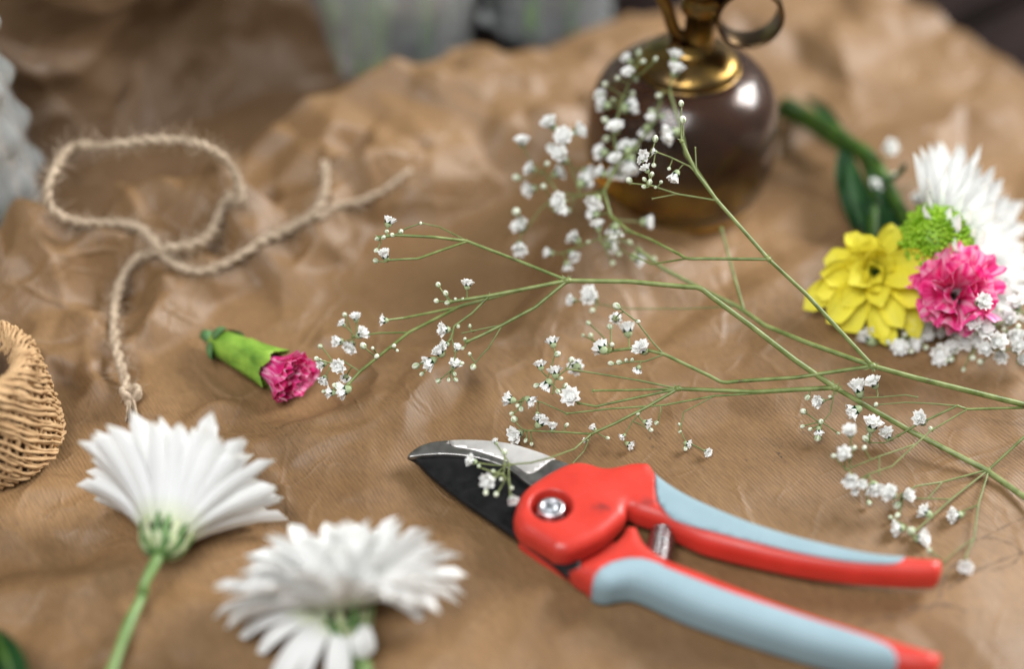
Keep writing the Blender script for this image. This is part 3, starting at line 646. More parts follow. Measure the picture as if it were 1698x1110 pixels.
# spring between the handles
s0 = at(1100, 880, .0105); s1 = at(1086, 954, .0095); ax = (s1-s0).normalized(); ux = ax.orthogonal().normalized(); vx = ax.cross(ux)
turns = 9; SPt = [s0+(s1-s0)*(i/(turns*16))+ux*(.0037*math.cos(i*PI/8))+vx*(.0037*math.sin(i*PI/8)) for i in range(turns*16+1)]
part('spring', MB().add(*tube(SPt, .00054, 7)), M['spring'], shears)

# ------------------------------------------------------------------ flowers
def petal_mb(base, A, Rv, L, wd, th0, th1, cup=.25, n=8, na=4, twist=0.0, tip=.30, ruffle=0.0, rf=3, fan=False, ground=True, sway=0.0, droop=0.0, groove=.04):
    A = A.normalized(); Tn = A.cross(Rv).normalized(); P = [Vector(base)]; p = Vector(base); nn = []
    for i in range(n+1):
        t = i/n; th = th0+(th1-th0)*t
        d = A*math.cos(th)+Rv*math.sin(th)+Tn*sway*t
        if droop: d = d+Vector((0, 0, -droop*t*t))
        d.normalize(); nrm = (A*math.sin(th)-Rv*math.cos(th)).normalized(); nn.append((d, nrm))
        if i < n: p = p+d*(L/n); P.append(p)
    v = []; uv = []
    for i in range(n+1):
        t = i/n
        if fan: wv = wd*(.16+.84*t**1.25)*(1-.12*max(0, t-.85)/.15)
        else:
            wv = wd*(.42+.58*math.sin(min(t/.68, 1)*PI/2))
            if t > 1-tip: wv *= math.sqrt(max(0, 1-((t-(1-tip))/tip)**2))*.93+.07
        d, nrm = nn[i]; tw = twist*t; side = Tn*math.cos(tw)+nrm*math.sin(tw); nr = nrm*math.cos(tw)-Tn*math.sin(tw)
        for k in range(na+1):
            u = k/na*2-1
            off = nr*(cup*wv*(u*u)) + nr*(groove*wv*math.cos(u*PI*2))
            q = P[i]+side*(u*wv*.5)+off
            if fan:
                q = q+nr*(ruffle*(t**2)*math.sin(u*rf*PI+twist*5))+d*(ruffle*.5*t*t*math.sin(u*rf*2.3*PI+twist*9))-d*(.13*L*u*u*t)
            if ground:
                g = .0035; zz = q.z
                fl_ = ph_fast(q.x, q.y)+g*.25
                if zz < fl_+g: q.z = fl_+g*math.exp((zz-fl_-g)/g/2.5)*.9+.1*g
            v.append(q); uv.append((k/na+.001, t+.001))
    m_ = na+1; f = [(i*m_+k, i*m_+k+1, i*m_+m_+k+1, i*m_+m_+k) for i in range(n) for k in range(na)]
    return MB().add(v, f, uv=uv)
# quick height lookup
_gx = np.linspace(-.30, .30, 301); _gy = np.linspace(-.25, .30, 276)
_GH = paper_h(*np.meshgrid(_gx, _gy, indexing='ij'))
def ph_fast(x, y):
    i = min(max((x+.30)/.002, 0), 299.99); j = min(max((y+.25)/.002, 0), 274.99); a = int(i); b = int(j); s = i-a; t = j-b
    return float((_GH[a, b]*(1-s)+_GH[a+1, b]*s)*(1-t)+(_GH[a, b+1]*(1-s)+_GH[a+1, b+1]*s)*t)
def basis(A, ref=Vector((0, 0, 1))):
    A = A.normalized(); U = (ref-A*ref.dot(A)).normalized(); return A, U, A.cross(U)
def rnd(a, b): return random.uniform(a, b)

def calyx_part(root, c, A, r, nb=16, L=.010, mat='calyx'):
    prof = smooth_prof([(.0015, -.55*r), (.55*r, -.42*r), (.92*r, .0), (1.0*r, .40*r), (.8*r, .6*r)], 5)
    cup = part('calyx', MB().add(*lathe(prof, 24, axis_matrix(c, A))), M[mat], root)
    Ax, U, Vv = basis(A)
    for w_ in range(2):
        for k in range(nb):
            a = 2*PI*(k+.5*w_)/nb+rnd(-.08, .08); Rv = U*math.cos(a)+Vv*math.sin(a)
            mb = petal_mb(c+Rv*r*(.60+.42*w_)-Ax*r*(.42-.37*w_), Ax, Rv, L*rnd(.8, 1.1)*(.75+.2*w_), r*.34, 1.05-.60*w_, .22-.12*w_, cup=.3, n=4, na=2, tip=.6, ground=False)
            part('bract', mb, M['calyx_tip'] if (k+w_) % 2 == 0 else M[mat], cup)
    return cup
def stem_part(root, pts, r, mat='stem', name='stem', n=8, sides=10):
    P = catmull(pts, n); m_ = len(P)
    return part(name, MB().add(*tube(P, [r*(1+.10*math.sin(i*.6)) for i in range(m_)], sides)), M[mat], root)

# 1. white chrysanthemum lying on its side, front left
base = on(268, 909, .0125)
wf = thing('white_chrysanthemum', 'fan-shaped white chrysanthemum on a straight green stem, beside the twine spool', 'flower', on(268, 893))
A, U, V_ = basis(Vector((.11, .95, .07)))
calyx_part(wf, base, A, .0064, 15, .0090)
stem_part(wf, [base-A*.003, base-A*.012+Vector((-.002, 0, -.001)), on(235, 990, .006), on(212, 1040, .005), on(186, 1112, .004), on(160, 1180, .004)], .0017)
for ring, (cnt, th0, th1, L, rr) in enumerate(((22, .70, 1.22, .0345, .0072), (22, .60, 1.02, .0355, .0066), (20, .48, .80, .0360, .0056), (16, .34, .56, .0355, .0044), (12, .18, .30, .0350, .0028))):
    for k in range(cnt):
        a = 2*PI*(k+rnd(-.22, .22)+.5*(ring % 2))/cnt; Rv = (U*math.cos(a)+V_*math.sin(a))
        side = abs(V_.dot(Rv))
        mb = petal_mb(base+A*.005+Rv*rr, A, Rv, L*rnd(.80, 1.02), .0062*rnd(.74, 1.15), th0*(.75+.25*side)+rnd(-.07, .07), th1*(.70+.40*side)+rnd(-.10, .10), cup=.28, n=8, twist=rnd(-.35, .35), tip=.17, sway=rnd(-.12, .12))
        part('petal', mb, M['white_petal'], wf)

# 2. white chrysanthemum with drooping petals, front centre
c2 = at(574, 1026, .017)
w2 = thing('white_chrysanthemum', 'drooping shaggy white chrysanthemum facing away at the front edge, nearest the shears', 'flower', on(600, 1060))
A, U, V_ = basis(Vector((-.14, .62, .62)))
calyx_part(w2, c2-A*.004, A, .0068, 14, .0085)
stem_part(w2, [c2-A*.006, c2-A*.016+Vector((.002, -.002, -.002)), on(607, 1105, .009), on(604, 1160, .007), on(600, 1240, .005)], .0019)
for ring, (cnt, th0, th1, L, rr) in enumerate(((22, 1.30, 2.10, .0275, .0070), (26, 1.10, 1.75, .0305, .0066), (26, .92, 1.45, .0315, .0060), (24, .70, 1.15, .0310, .0050), (18, .45, .85, .0290, .0038), (12, .2, .55, .0250, .0024), (6, .1, .25, .02, .001))):
    for k in range(cnt):
        a = 2*PI*(k+rnd(-.25, .25)+.5*(ring % 2))/cnt; Rv = (U*math.cos(a)+V_*math.sin(a))
        if ring < 2 and Rv.y < -.30 and random.random() < .55: continue
        mb = petal_mb(c2+A*.003+Rv*rr, A, Rv, L*rnd(.85, 1.1), .0055*rnd(.75, 1.2), th0+rnd(-.1, .1), th1+rnd(-.22, .26), cup=.30, n=8, twist=rnd(-.5, .5), tip=.16, sway=rnd(-.2, .2), droop=rnd(0, .35) if ring < 3 else 0)
        part('petal', mb, M['white_petal'], w2)

def petal_between(root, b, e, wd, bow, mat):
    d = e-b; o = Vector((0, 0, 1)); side = d.cross(o).normalized(); nrm = side.cross(d).normalized(); v = []; uv = []; n = 9
    for i in range(n+1):
        t = i/n; c = b.lerp(e, t)+nrm*bow*math.sin(PI*t*.9)
        w_ = wd*(.45+.55*math.sin(min(t/.6, 1)*PI/2))*(math.sqrt(max(0, 1-((t-.74)/.26)**2))*.92+.08 if t > .74 else 1)
        for k in range(5):
            u = k/2-1; v.append(c+side*(u*w_*.5)-nrm*(.22*w_*u*u-.04*w_*math.cos(u*PI*2))); uv.append((k/4+.001, t+.001))
    part('petal', MB().add(v, [(i*5+k, i*5+k+1, i*5+6+k, i*5+5+k) for i in range(n) for k in range(4)], uv=uv), M[mat], root)
for (bx, by, ex, ey, ez, wd) in ((540, 1015, 452, 1150, .010, .0072), (520, 1020, 430, 1085, .012, .0064), (565, 1025, 560, 1160, .010, .0074), (590, 1022, 606, 1092, .020, .0070), (550, 1030, 495, 1140, .010, .0058), (505, 1010, 400, 1060, .014, .0060), (630, 985, 700, 1030, .020, .0060)):
    petal_between(w2, at(bx, by, .020), at(ex, ey, ez*.55), wd, .004, 'white_petal')

# 3. small pink carnation with its green calyx
p0 = on(352, 562, .0055); p1 = on(447, 610, .0075); A = (p1-p0).normalized()
cn = thing('pink_carnation', 'small pink carnation bud with thick green calyx, lying alone on the paper', 'flower', on(430, 610))
Lc = (p1-p0).length
prof = smooth_prof([(.0018, 0), (.0036, .0014), (.0048, .0045), (.0055, .0090), (.0059, Lc*.5), (.0062, Lc*.75), (.0066, Lc*1.0), (.0060, Lc*1.03)], 5)
M['calyx2'] = pm('carnation_calyx', (0.085, 0.20, 0.022), (0.25, 0.42, 0.055), scale=110, rough=0.38)
M['calyx3'] = pm('carnation_bract', (0.05, 0.14, 0.05), (0.12, 0.25, 0.09), scale=150, rough=0.45)
cup = part('calyx', MB().add(*lathe(prof, 28, axis_matrix(p0, A))), M['calyx2'], cn)
_, U, V_ = basis(A)
for k in range(5):
    a = 2*PI*k/5+.4; Rv = U*math.cos(a)+V_*math.sin(a)
    part('sepal', petal_mb(p0+A*Lc*.55+Rv*.0065, A, Rv, Lc*.62, .0070, .05, .22, cup=.30, n=6, na=4, tip=.62, ground=False), M['calyx2'], cup)
for k in range(4):
    a = 2*PI*k/4; Rv = U*math.cos(a)+V_*math.sin(a)
    part('bract', petal_mb(p0+A*.0005+Rv*.0030, A, Rv, .0095, .0072, 1.0, .0, cup=.35, n=4, na=3, tip=.5, ground=False), M['calyx3'], cup)
part('stem', MB().add(*tube([p0-A*.0045, p0-A*.002, p0+A*.002], [.0020, .0024, .0022], 10)), M['calyx3'], cn)
for ring, (cnt, th0, th1, L, wd) in enumerate(((8, .20, .62, .0155, .0150), (7, .14, .48, .0158, .0140), (6, .08, .32, .0156, .0120), (4, .02, .18, .0152, .010))):
    for k in range(cnt):
        a = 2*PI*(k+rnd(-.2, .2)+.5*(ring % 2))/cnt; Rv = U*math.cos(a)+V_*math.sin(a)
        part('petal', petal_mb(p1-A*.001+Rv*(.0042-.001*ring), A, Rv, L*rnd(.9, 1.08), wd*rnd(.85, 1.1), th0, th1+rnd(-.08, .1), cup=.18, n=7, na=8, ruffle=.0013, rf=3.2, fan=True, twist=rnd(-.3, .3), groove=.02), M['pink'], cn)

# 4. the gathered flowers at the right
bundle = [on(1296, 184, .006), on(1345, 208, .008), on(1400, 243, .009), on(1450, 285, .010), on(1500, 330, .012)]
def bstem(root, end, dx, dz, r, mat='bouquet_stem'):
    o = Vector((dx*.6, -dx*.5, dz))
    stem_part(root, [p+o*(1-.1*i) for i, p in enumerate(bundle[:-1])]+[end], r, mat)
# white, seen from the side
cw = at(1622, 396, .022)
w3 = thing('white_chrysanthemum', 'full white chrysanthemum at the right edge, behind the green button bloom', 'flower', on(1600, 380))
A, U, V_ = basis(Vector((.80, -.18, .50)))
calyx_part(w3, cw-A*.020, A, .0070, 12, .009)
bstem(w3, cw-A*.022, .000, .004, .0030)
for ring, (cnt, th0, th1, L, rr) in enumerate(((32, 1.45, 1.10, .0345, .0070), (30, 1.20, .84, .0345, .0066), (20, 1.0, .62, .0340, .0056), (18, .75, .45, .0335, .0045), (14, .45, .28, .0310, .0032), (10, .2, .1, .0270, .002))):
    for k in range(cnt):
        a = 2*PI*(k+rnd(-.25, .25)+.5*(ring % 2))/cnt; Rv = (U*math.cos(a)+V_*math.sin(a))
        mb = petal_mb(cw-A*.014+Rv*rr, A, Rv, L*rnd(.88, 1.08), .0062*rnd(.8, 1.15), th0+rnd(-.08, .08), th1+rnd(-.1, .2), cup=.3, n=8, twist=rnd(-.4, .4), tip=.25, sway=rnd(-.12, .12))
        part('petal', mb, M['white_petal'], w3)
# yellow
cy = at(1450, 452, .018)
yf = thing('yellow_chrysanthemum', 'bright yellow chrysanthemum with drooping petals beside the pink carnation', 'flower', on(1450, 470))
A, U, V_ = basis(Vector((-.12, -.66, .60)))
calyx_part(yf, cy-A*.002, A, .0062, 11, .007)
bstem(yf, cy-A*.005, -.004, .000, .0024)
for ring, (cnt, th0, th1, L, rr) in enumerate(((9, 1.05, 1.55, .0242, .0056), (9, .85, 1.30, .0242, .0048), (7, .62, 1.0, .0228, .0038), (5, .35, .70, .0195, .0026), (3, .15, .35, .0140, .0015))):
    for k in range(cnt):
        a = 2*PI*(k+rnd(-.25, .25)+.5*(ring % 2))/cnt; Rv = (U*math.cos(a)+V_*math.sin(a))
        mb = petal_mb(cy+A*.002+Rv*rr, A, Rv, L*rnd(.8, 1.1)*(.60 if Rv.y > .30 else 1), .0086*rnd(.80, 1.2), th0+rnd(-.2, .2), th1+rnd(-.25, .25), cup=.22, n=8, twist=rnd(-.6, .6), tip=.26, sway=rnd(-.3, .3), droop=rnd(.2, .9), groove=.06)
        part('petal', mb, M['yellow_petal'], yf)
# green button
cg = at(1551, 398, .033); RG = .0108
gf = thing('green_button_chrysanthemum', 'round lime green button chrysanthemum between the yellow and white blooms', 'flower', on(1550, 430))
A, U, V_ = basis(Vector((.10, -.42, .85)))
sp = smooth_prof([(0, -RG*.9), (RG*.6, -RG*.72), (RG*.92, -RG*.2), (RG*.92, .25*RG), (RG*.6, .72*RG), (0, .88*RG)], 5)
part('flower_head', MB().add(*lathe(sp, 24, axis_matrix(cg, A))), M['green_nub'], gf)
nubs = MB(); NN = 330
for i in range(NN):
    zc = 1-1.72*(i+.5)/NN; an = i*2.399963; rr = math.sqrt(1-zc*zc); d = (A*zc+(U*math.cos(an)+V_*math.sin(an))*rr).normalized()
    Ln = (.0022+.0020*(1-max(0, zc))**1.0)*rnd(.65, 1.35); d = (d+Vector((rnd(-1, 1), rnd(-1, 1), rnd(-1, 1)))*.05).normalized(); c0 = cg+d*RG*.86; t_ax = (d*.9+A*(.55 if zc < .7 else .2)).normalized()
    P = [c0, c0+t_ax*Ln*.5, c0+t_ax*Ln*.85+d*.0001, c0+t_ax*Ln]
    r0 = .00062+.00045*(1-max(0, zc)); nubs.add(*tube(P, [r0*.85, r0*1.05, r0*.95, r0*.35], 6))
o = part('petals', nubs, M['green_nub'], gf); o['kind'] = 'stuff'
calyx_part(gf, cg-A*.0105, A, .0055, 9, .006)
bstem(gf, cg-A*.012, .003, .001, .0026)
# pink carnation in the bunch
cp = at(1585, 489, .023)
pf = thing('pink_carnation', 'open ruffled pink carnation tucked under the green button bloom', 'flower', on(1590, 510))
A, U, V_ = basis(Vector((-.15, -.58, .80)))
cup = part('calyx', MB().add(*lathe(smooth_prof([(.002, -.020), (.0045, -.016), (.0055, -.008), (.0062, 0)], 5), 24, axis_matrix(cp, A))), M['calyx2'], pf)
bstem(pf, cp-A*.018, .006, .000, .0024)
for ring, (cnt, th0, th1, L, wd) in enumerate(((6, .85, 1.35, .0126, .0240), (5, .65, 1.05, .0136, .0260), (5, .45, .75, .0145, .0255), (4, .25, .45, .0152, .0230), (4, .06, .16, .0156, .018))):
    for k in range(cnt):
        a = 2*PI*(k+rnd(-.25, .25)+.5*(ring % 2))/cnt; Rv = U*math.cos(a)+V_*math.sin(a)
        part('petal', petal_mb(cp+Rv*(.0045-.0006*ring), A, Rv, L*rnd(.80, 1.12), wd*rnd(.80, 1.15), th0+rnd(-.12, .12), th1+rnd(-.35, .35), cup=rnd(-.12, .22), n=8, na=14, ruffle=.0024, rf=rnd(1.2, 1.8), sway=rnd(-.3, .3), fan=True, twist=rnd(-.5, .5), groove=.02), M['pink'], pf)
# dark leaves on the bundled stems
def leaf_part(root, pts, wd, mat='leaf', name='leaf'):
    P = catmull(pts, 5); v = []; f = []; n = len(P)
    for i, (p, (t, nn, b)) in enumerate(zip(P, frames(P))):
        s = i/(n-1); w_ = wd*math.sin(PI*min(.04+s*.96, .99))**.8
        for k in range(5):
            u = k/2-1; v.append(p+b*(u*w_*.5)+nn*(abs(u)*w_*.16-.0002*(u == 0)))
    for i in range(n-1):
        for k in range(4): f.append((i*5+k, i*5+k+1, i*5+6+k, i*5+5+k))
    return part(name, MB().add(v, f), M[mat], root)
leaf_part(w3, [on(1398, 245, .012), on(1404, 290, .012), on(1412, 335, .008), on(1418, 385, .002)], .0105)
leaf_part(yf, [on(1408, 255, .014), on(1420, 310, .014), on(1432, 360, .010), on(1442, 410, .006)], .0070)
leaf_part(gf, [on(1455, 295, .016), on(1478, 300, .020), on(1495, 288, .022), on(1500, 270, .020)], .0060)
leaf_part(gf, [on(1335, 160, .008), on(1360, 180, .011), on(1385, 212, .011), on(1400, 240, .010)], .0060)
leaf_part(w3, [on(1440, 270, .014), on(1470, 330, .012), on(1500, 390, .008), on(1505, 420, .006)], .0080)
leaf_part(yf, [on(1440, 330, .012), on(1465, 370, .010), on(1490, 400, .008)], .0090)

# ------------------------------------------------------------------ gypsophila
def floret_mesh(seed, full):
    r = random.Random(seed); mb = MB()
    for ring, (cnt, th, L, wd) in enumerate(((6, 1.15 if full else .75, 1.0, .62), (6, .80 if full else .5, .92, .58), (5, .42, .80, .50), (3, .15, .66, .42))):
        for k in range(cnt):
            a = 2*PI*(k+.5*(ring % 2)+r.uniform(-.2, .2))/cnt; Rv = Vector((math.cos(a), math.sin(a), 0)); T_n = Vector((-Rv.y, Rv.x, 0))
            th1 = th+r.uniform(-.15, .2); v = []; p = Rv*.06+Vector((0, 0, .15))
            for i in range(4):
                t = i/3; thh = th1*(.5+.5*t); d = Rv*math.sin(thh)+Vector((0, 0, 1))*math.cos(thh)
                nr = Vector((0, 0, 1))*math.sin(thh)-Rv*math.cos(thh)
                w_ = wd*(.35, .75, 1.0, .72)[i]*.5
                for u in (-1, 0, 1): v.append(p+T_n*(u*w_)+nr*(.10*abs(u)*(1 if ring % 2 else -1)+r.uniform(-.03, .03))-d*(.12*(i == 3)*(u == 0)))
                p = p+d*(L*.27)
            mb.add(v, [(i*3+k2, i*3+k2+1, i*3+4+k2, i*3+3+k2) for i in range(3) for k2 in range(2)], 0)
    mb.add(*lathe([(.30, .20), (.36, .38), (.26, .55), (0, .62)], 8), 0)
    # striped cup and its teeth
    mb.add(*lathe([(.03, -.22), (.20, -.14), (.30, .06), (.30, .24)], 10), 1)
    for k in range(5):
        a = 2*PI*k/5; Rv = Vector((math.cos(a), math.sin(a), 0)); T_n = Vector((-Rv.y, Rv.x, 0))
        mb.add([Rv*.29+T_n*.15+Vector((0, 0, .16)), Rv*.29-T_n*.15+Vector((0, 0, .16)), Rv*.43+Vector((0, 0, .48))], [(0, 1, 2)], 2)
    return mesh_of('floret', mb, [M['gyp_white'], M['gyp_calyx'], M['leaf']])
def bud_mesh(seed):
    mb = MB(); mb.add(*lathe([(0, -.55), (.30, -.42), (.50, -.05), (.44, .30), (.22, .55), (0, .62)], 10), 0)
    for k in range(5):
        a = 2*PI*k/5+seed; Rv = Vector((math.cos(a), math.sin(a), 0)); T_n = Vector((-Rv.y, Rv.x, 0))
        mb.add([Rv*.30+T_n*.16+Vector((0, 0, -.45)), Rv*.30-T_n*.16+Vector((0, 0, -.45)), Rv*.54-T_n*.18+Vector((0, 0, -.02)), Rv*.54+T_n*.18+Vector((0, 0, -.02)), Rv*.46+Vector((0, 0, .36))], [(0, 1, 2, 3), (3, 2, 4)], 1)
    return mesh_of('bud', mb, [M['gyp_bud'], M['gyp_calyx']])
FLO = [floret_mesh(i, i % 3 != 2) for i in range(10)]; BUD = [bud_mesh(i*.3) for i in range(3)]
PXM = FOCUS/FPX

class Sprig:
    def __init__(s, name, label, base, group=None):
        s.root = thing(name, label, 'flower sprig', base, group); s.hubs = []; s.ped = MB()
    def branch(s, pts, r, mat='gyp_stem', hub=True, n=6):
        P = [p for p in pts]; r *= .84; Kp = [P[0]]
        for a, b in zip(P, P[1:]): Kp += [a.lerp(b, .22), a.lerp(b, .78), b]      # straight runs that bend only at the joints
        C = catmull(Kp, 3)
        rr = [r*(1.12-.24*i/(len(C)-1)) for i in range(len(C))]
        mb = MB().add(*tube(C, rr, 8))
        for p, q in ((P[0], P[1]), (P[-1], P[-2])):         # slightly swollen joint with a pair of scale leaves
            d = (q-p).normalized(); mb.add(*tube([p-d*r*1.6, p, p+d*r*1.6], [r*.8, r*1.35, r*.8], 8))
            o = d.orthogonal().normalized()
            for sgn in (-1, 1):
                e = p+(o*sgn*1.6-d*1.6)*r*1.5
                mb.add([p+d*r, p-d*r, e], [(0, 1, 2)])
        part('branch', mb, M[mat], s.root)
        if hub: s.hubs += [C[i] for i in range(0, len(C), 4)]+[C[-1]]
        return C
    def flower(s, p, size_px, bud=False, hub=None, face=None):
        d_ = (p-CAM).length; sz = size_px*d_/FPX
        if hub is None: hub = min(s.hubs, key=lambda h: (h-p).length) if s.hubs else p-Vector((0, 0, .01))
        v = p-hub; dirn = (v.normalized()+Vector((rnd(-.5, .5), rnd(-.5, .5), rnd(-.1, .7)))).normalized() if v.length > 1e-5 else Vector((0, 0, 1))
        if face is not None: dirn = (Vector(face)+Vector((rnd(-.3, .3), rnd(-.3, .3), rnd(-.3, .3)))).normalized()
        me = random.choice(BUD) if bud else random.choice(FLO)
        k = sz*(.80 if bud else .86)
        mw = axis_matrix(p-dirn*k*(0 if bud else .35), dirn, rnd(0, 6))@Matrix.Diagonal((k*rnd(.9, 1.1), k*rnd(.9, 1.1), k*rnd(.9, 1.1), 1))
        o = link('bud' if bud else 'floret', me, s.root, mw)
        b0 = p-dirn*k*(.5 if bud else .55)
        if v.length > .0015:
            mid = (hub+b0)/2-dirn*min(.003, v.length*.18)+Vector((rnd(-1, 1), rnd(-1, 1), rnd(-1, 1)))*v.length*.05
            s.ped.add(*tube(catmull([hub, mid, b0], 5), .00026, 5))
        return b0
    def done(s):
        if s.ped.v: o = part('pedicels', s.ped, M['gyp_thin'], s.root); o['kind'] = 'stuff'

def conv(ox, oy, sc): return lambda x, y: (ox+x/sc, oy+y/sc)
C7 = conv(500, 330, 2.582); C8 = conv(820, 380, 2.497); CB2 = conv(820, 60, 2.643); CB1 = conv(1180, 560, 2.643); C4 = conv(1280, 140, 2.3134)
def pt(cv, x, y, dz=0.0):
    px, py = cv(x, y); p = at(px, py, zf(py)+dz)
    zmin = ph(p.x, p.y)+.0022
    if p.z < zmin: p = on(px, py, .0022)
    return p
def pts(cv, L): return [pt(cv, *q) for q in L]
ID = lambda x, y: (x, y)

# sprig A: main stem at the right edge, one tall arm up to the bottle, one low arm to the left
SA = Sprig('gypsophila_sprig', 'tall gypsophila sprig whose upper arm crosses the brass-topped bottle', at(1760, 690, .012))
N1 = pt(CB1, 705, 125, .001)
SA.branch([at(1800, 705, .012), pt(CB1, 1369, 295, .001), pt(CB1, 885, 175, .001), N1], .00115)
P_ = pt(C8, 1135, 125, .001)
SA.branch([N1, pt(C8, 1290, 270), P_], .00082); Q_ = pt(CB2, 975, 720); Q2 = pt(CB2, 885, 600)
SA.branch([P_, Q_, Q2, pt(CB2, 820, 460)], .00072)
SA.branch([Q_, pt(CB2, 800, 692), pt(CB2, 690, 655), pt(CB2, 600, 645)], .0004, 'gyp_thin'); SA.branch([pt(CB2, 800, 692), pt(CB2, 695, 712)], .0003, 'gyp_thin')
SA.branch([Q2, pt(CB2, 855, 570), pt(CB2, 770, 530), pt(CB2, 690, 500)], .00036, 'gyp_thin'); SA.branch([Q2, pt(CB2, 880, 490)], .0003, 'gyp_thin')
SA.branch([Q_, pt(CB2, 840, 520, -.018), pt(CB2, 815, 400, -.024), pt(CB2, 770, 250, -.026)], .0006)
SA.branch([P_, pt(CB2, 845, 975, -.004), pt(CB2, 680, 890, -.012), pt(CB2, 590, 855, -.018)], .0006); SA.branch([pt(CB2, 845, 975, -.004), pt(CB2, 690, 1000, -.012), pt(CB2, 600, 960, -.016)], .0004)
dk = pt(CB2, 590, 855, -.018)
SA.branch([dk, pt(CB2, 510, 790, -.022), pt(CB2, 480, 680, -.025), pt(CB2, 540, 560, -.026), pt(CB2, 620, 480, -.027)], .0006)
SA.branch([pt(CB2, 480, 680, -.025), pt(CB2, 380, 700, -.028), pt(CB2, 280, 690, -.03), pt(CB2, 220, 600, -.03)], .0004)
SA.branch([pt(CB2, 540, 560, -.026), pt(CB2, 520, 420, -.027), pt(CB2, 560, 280, -.027), pt(CB2, 600, 180, -.027)], .0004)
SA.branch([pt(CB2, 620, 480, -.027), pt(CB2, 700, 380, -.026), pt(CB2, 740, 240, -.028)], .0004)
SA.branch([pt(CB2, 280, 690, -.03), pt(CB2, 200, 760, -.03), pt(CB2, 130, 860, -.03)], .0003); SA.branch([pt(CB2, 380, 700, -.028), pt(CB2, 330, 560, -.03), pt(CB2, 300, 470, -.03)], .0003)
SA.branch([dk, pt(CB2, 480, 880, -.022), pt(CB2, 380, 920, -.025), pt(CB2, 300, 950, -.026)], .0003)
for x, y, d in ((660, 520, 50), (662, 580, 50), (790, 612, 65), (640, 545, 36), (700, 505, 32)): SA.flower(pt(CB2, x, y), d/2.643)
for x, y, d in ((590, 632, 38), (657, 628, 25), (655, 660, 25), (680, 640, 28), (698, 565, 25), (690, 605, 25), (765, 580, 22), (705, 450, 35), (825, 367, 38), (818, 295, 32), (730, 640, 20), (705, 662, 18)): SA.flower(pt(CB2, x, y), d/2.643, True)
for x, y, d in ((583, 100, 60), (585, 158, 55), (793, 85, 65), (795, 145, 75), (465, 260, 55), (478, 300, 70), (588, 310, 85), (530, 400, 70), (722, 298, 50), (745, 352, 55), (668, 410, 70), (775, 428, 85), (685, 365, 50), (243, 383, 75), (370, 412, 65), (305, 440, 75), (120, 460, 60), (255, 490, 50), (295, 530, 85), (280, 597, 70), (157, 582, 60), (155, 670, 70), (285, 720, 75), (280, 760, 70), (470, 510, 70), (575, 490, 75), (530, 540, 70), (590, 560, 90), (465, 597, 65), (522, 597, 55), (390, 640, 80), (410, 590, 60), (440, 725, 80), (433, 780, 60), (452, 830, 58), (350, 887, 65), (237, 950, 55), (343, 960, 60), (112, 835, 75), (110, 925, 80), (525, 850, 70), (500, 915, 75), (625, 975, 70), (668, 815, 65), (318, 1010, 50), (610, 490, 60), (560, 600, 60)):
    SA.flower(pt(CB2, x, y, -.026+rnd(-.005, .003)), d*1.02/2.643)
for x, y, d in ((618, 190, 28), (633, 73, 32), (705, 100, 28), (540, 183, 30), (485, 368, 38), (690, 330, 35), (215, 660, 30), (97, 620, 40), (590, 905, 30), (545, 955, 30), (517, 995, 28), (410, 905, 25), (325, 765, 30), (95, 770, 44), (650, 110, 30), (485, 210, 32), (520, 280, 26), (605, 250, 28), (230, 560, 30), (490, 450, 34), (700, 975, 26), (720, 260, 34)):
    SA.flower(pt(CB2, x, y, -.026+rnd(-.004, .003)), d/2.643, True)
# low left arm from the joint
Mj = pt(C8, 945, 635); SA.branch([N1, pt(C8, 1250, 615), Mj, pt(C8, 700, 518), pt(C8, 590, 492, -.002), pt(C8, 480, 505, -.004)], .00072)
SA.branch([pt(C8, 700, 518), pt(C8, 655, 470), pt(C8, 590, 385), pt(C8, 520, 330)], .00036, 'gyp_thin')
SA.branch([pt(C8, 700, 520), pt(C8, 625, 548), pt(C8, 540, 552)], .00034, 'gyp_thin')
SA.branch([N1, pt(C8, 1290, 470, -.007), pt(C8, 1120, 400, -.013), pt(C8, 1000, 318, -.017), pt(C8, 860, 250, -.020), pt(C8, 700, 165, -.022), pt(C8, 600, 90, -.023)], .0009)
SA.branch([pt(C8, 1030, 330, -.016), pt(C8, 985, 170, -.022), pt(C8, 940, 0, -.028)], .0006)
SA.branch([pt(C8, 1000, 320, -.017), pt(C8, 800, 330, -.020), pt(C8, 560, 330, -.021), pt(C8, 420, 310, -.022)], .0003, 'gyp_thin')
for x, y, d, z in ((1155, 435, 50, -.02), (1240, 415, 85, -.02), (1345, 512, 55, -.007), (1395, 560, 75, -.009), (1285, 640, 75, -.005), (1455, 640, 80, 0), (1440, 730, 45, 0)): SA.flower(pt(C7, x, y, z), d/2.582)
for x, y, d, z in ((1245, 478, 30, -.02), (1350, 460, 38, 0), (1330, 625, 28, 0), (1325, 705, 28, 0), (1360, 700, 28, 0), (1390, 692, 22, 0), (1238, 585, 28, -.012), (1228, 532, 25, -.012), (1205, 585, 20, -.012), (1320, 548, 30, -.007), (1440, 525, 24, 0), (1415, 690, 20, 0)): SA.flower(pt(C7, x, y, z), d/2.582, True)
SA.done()

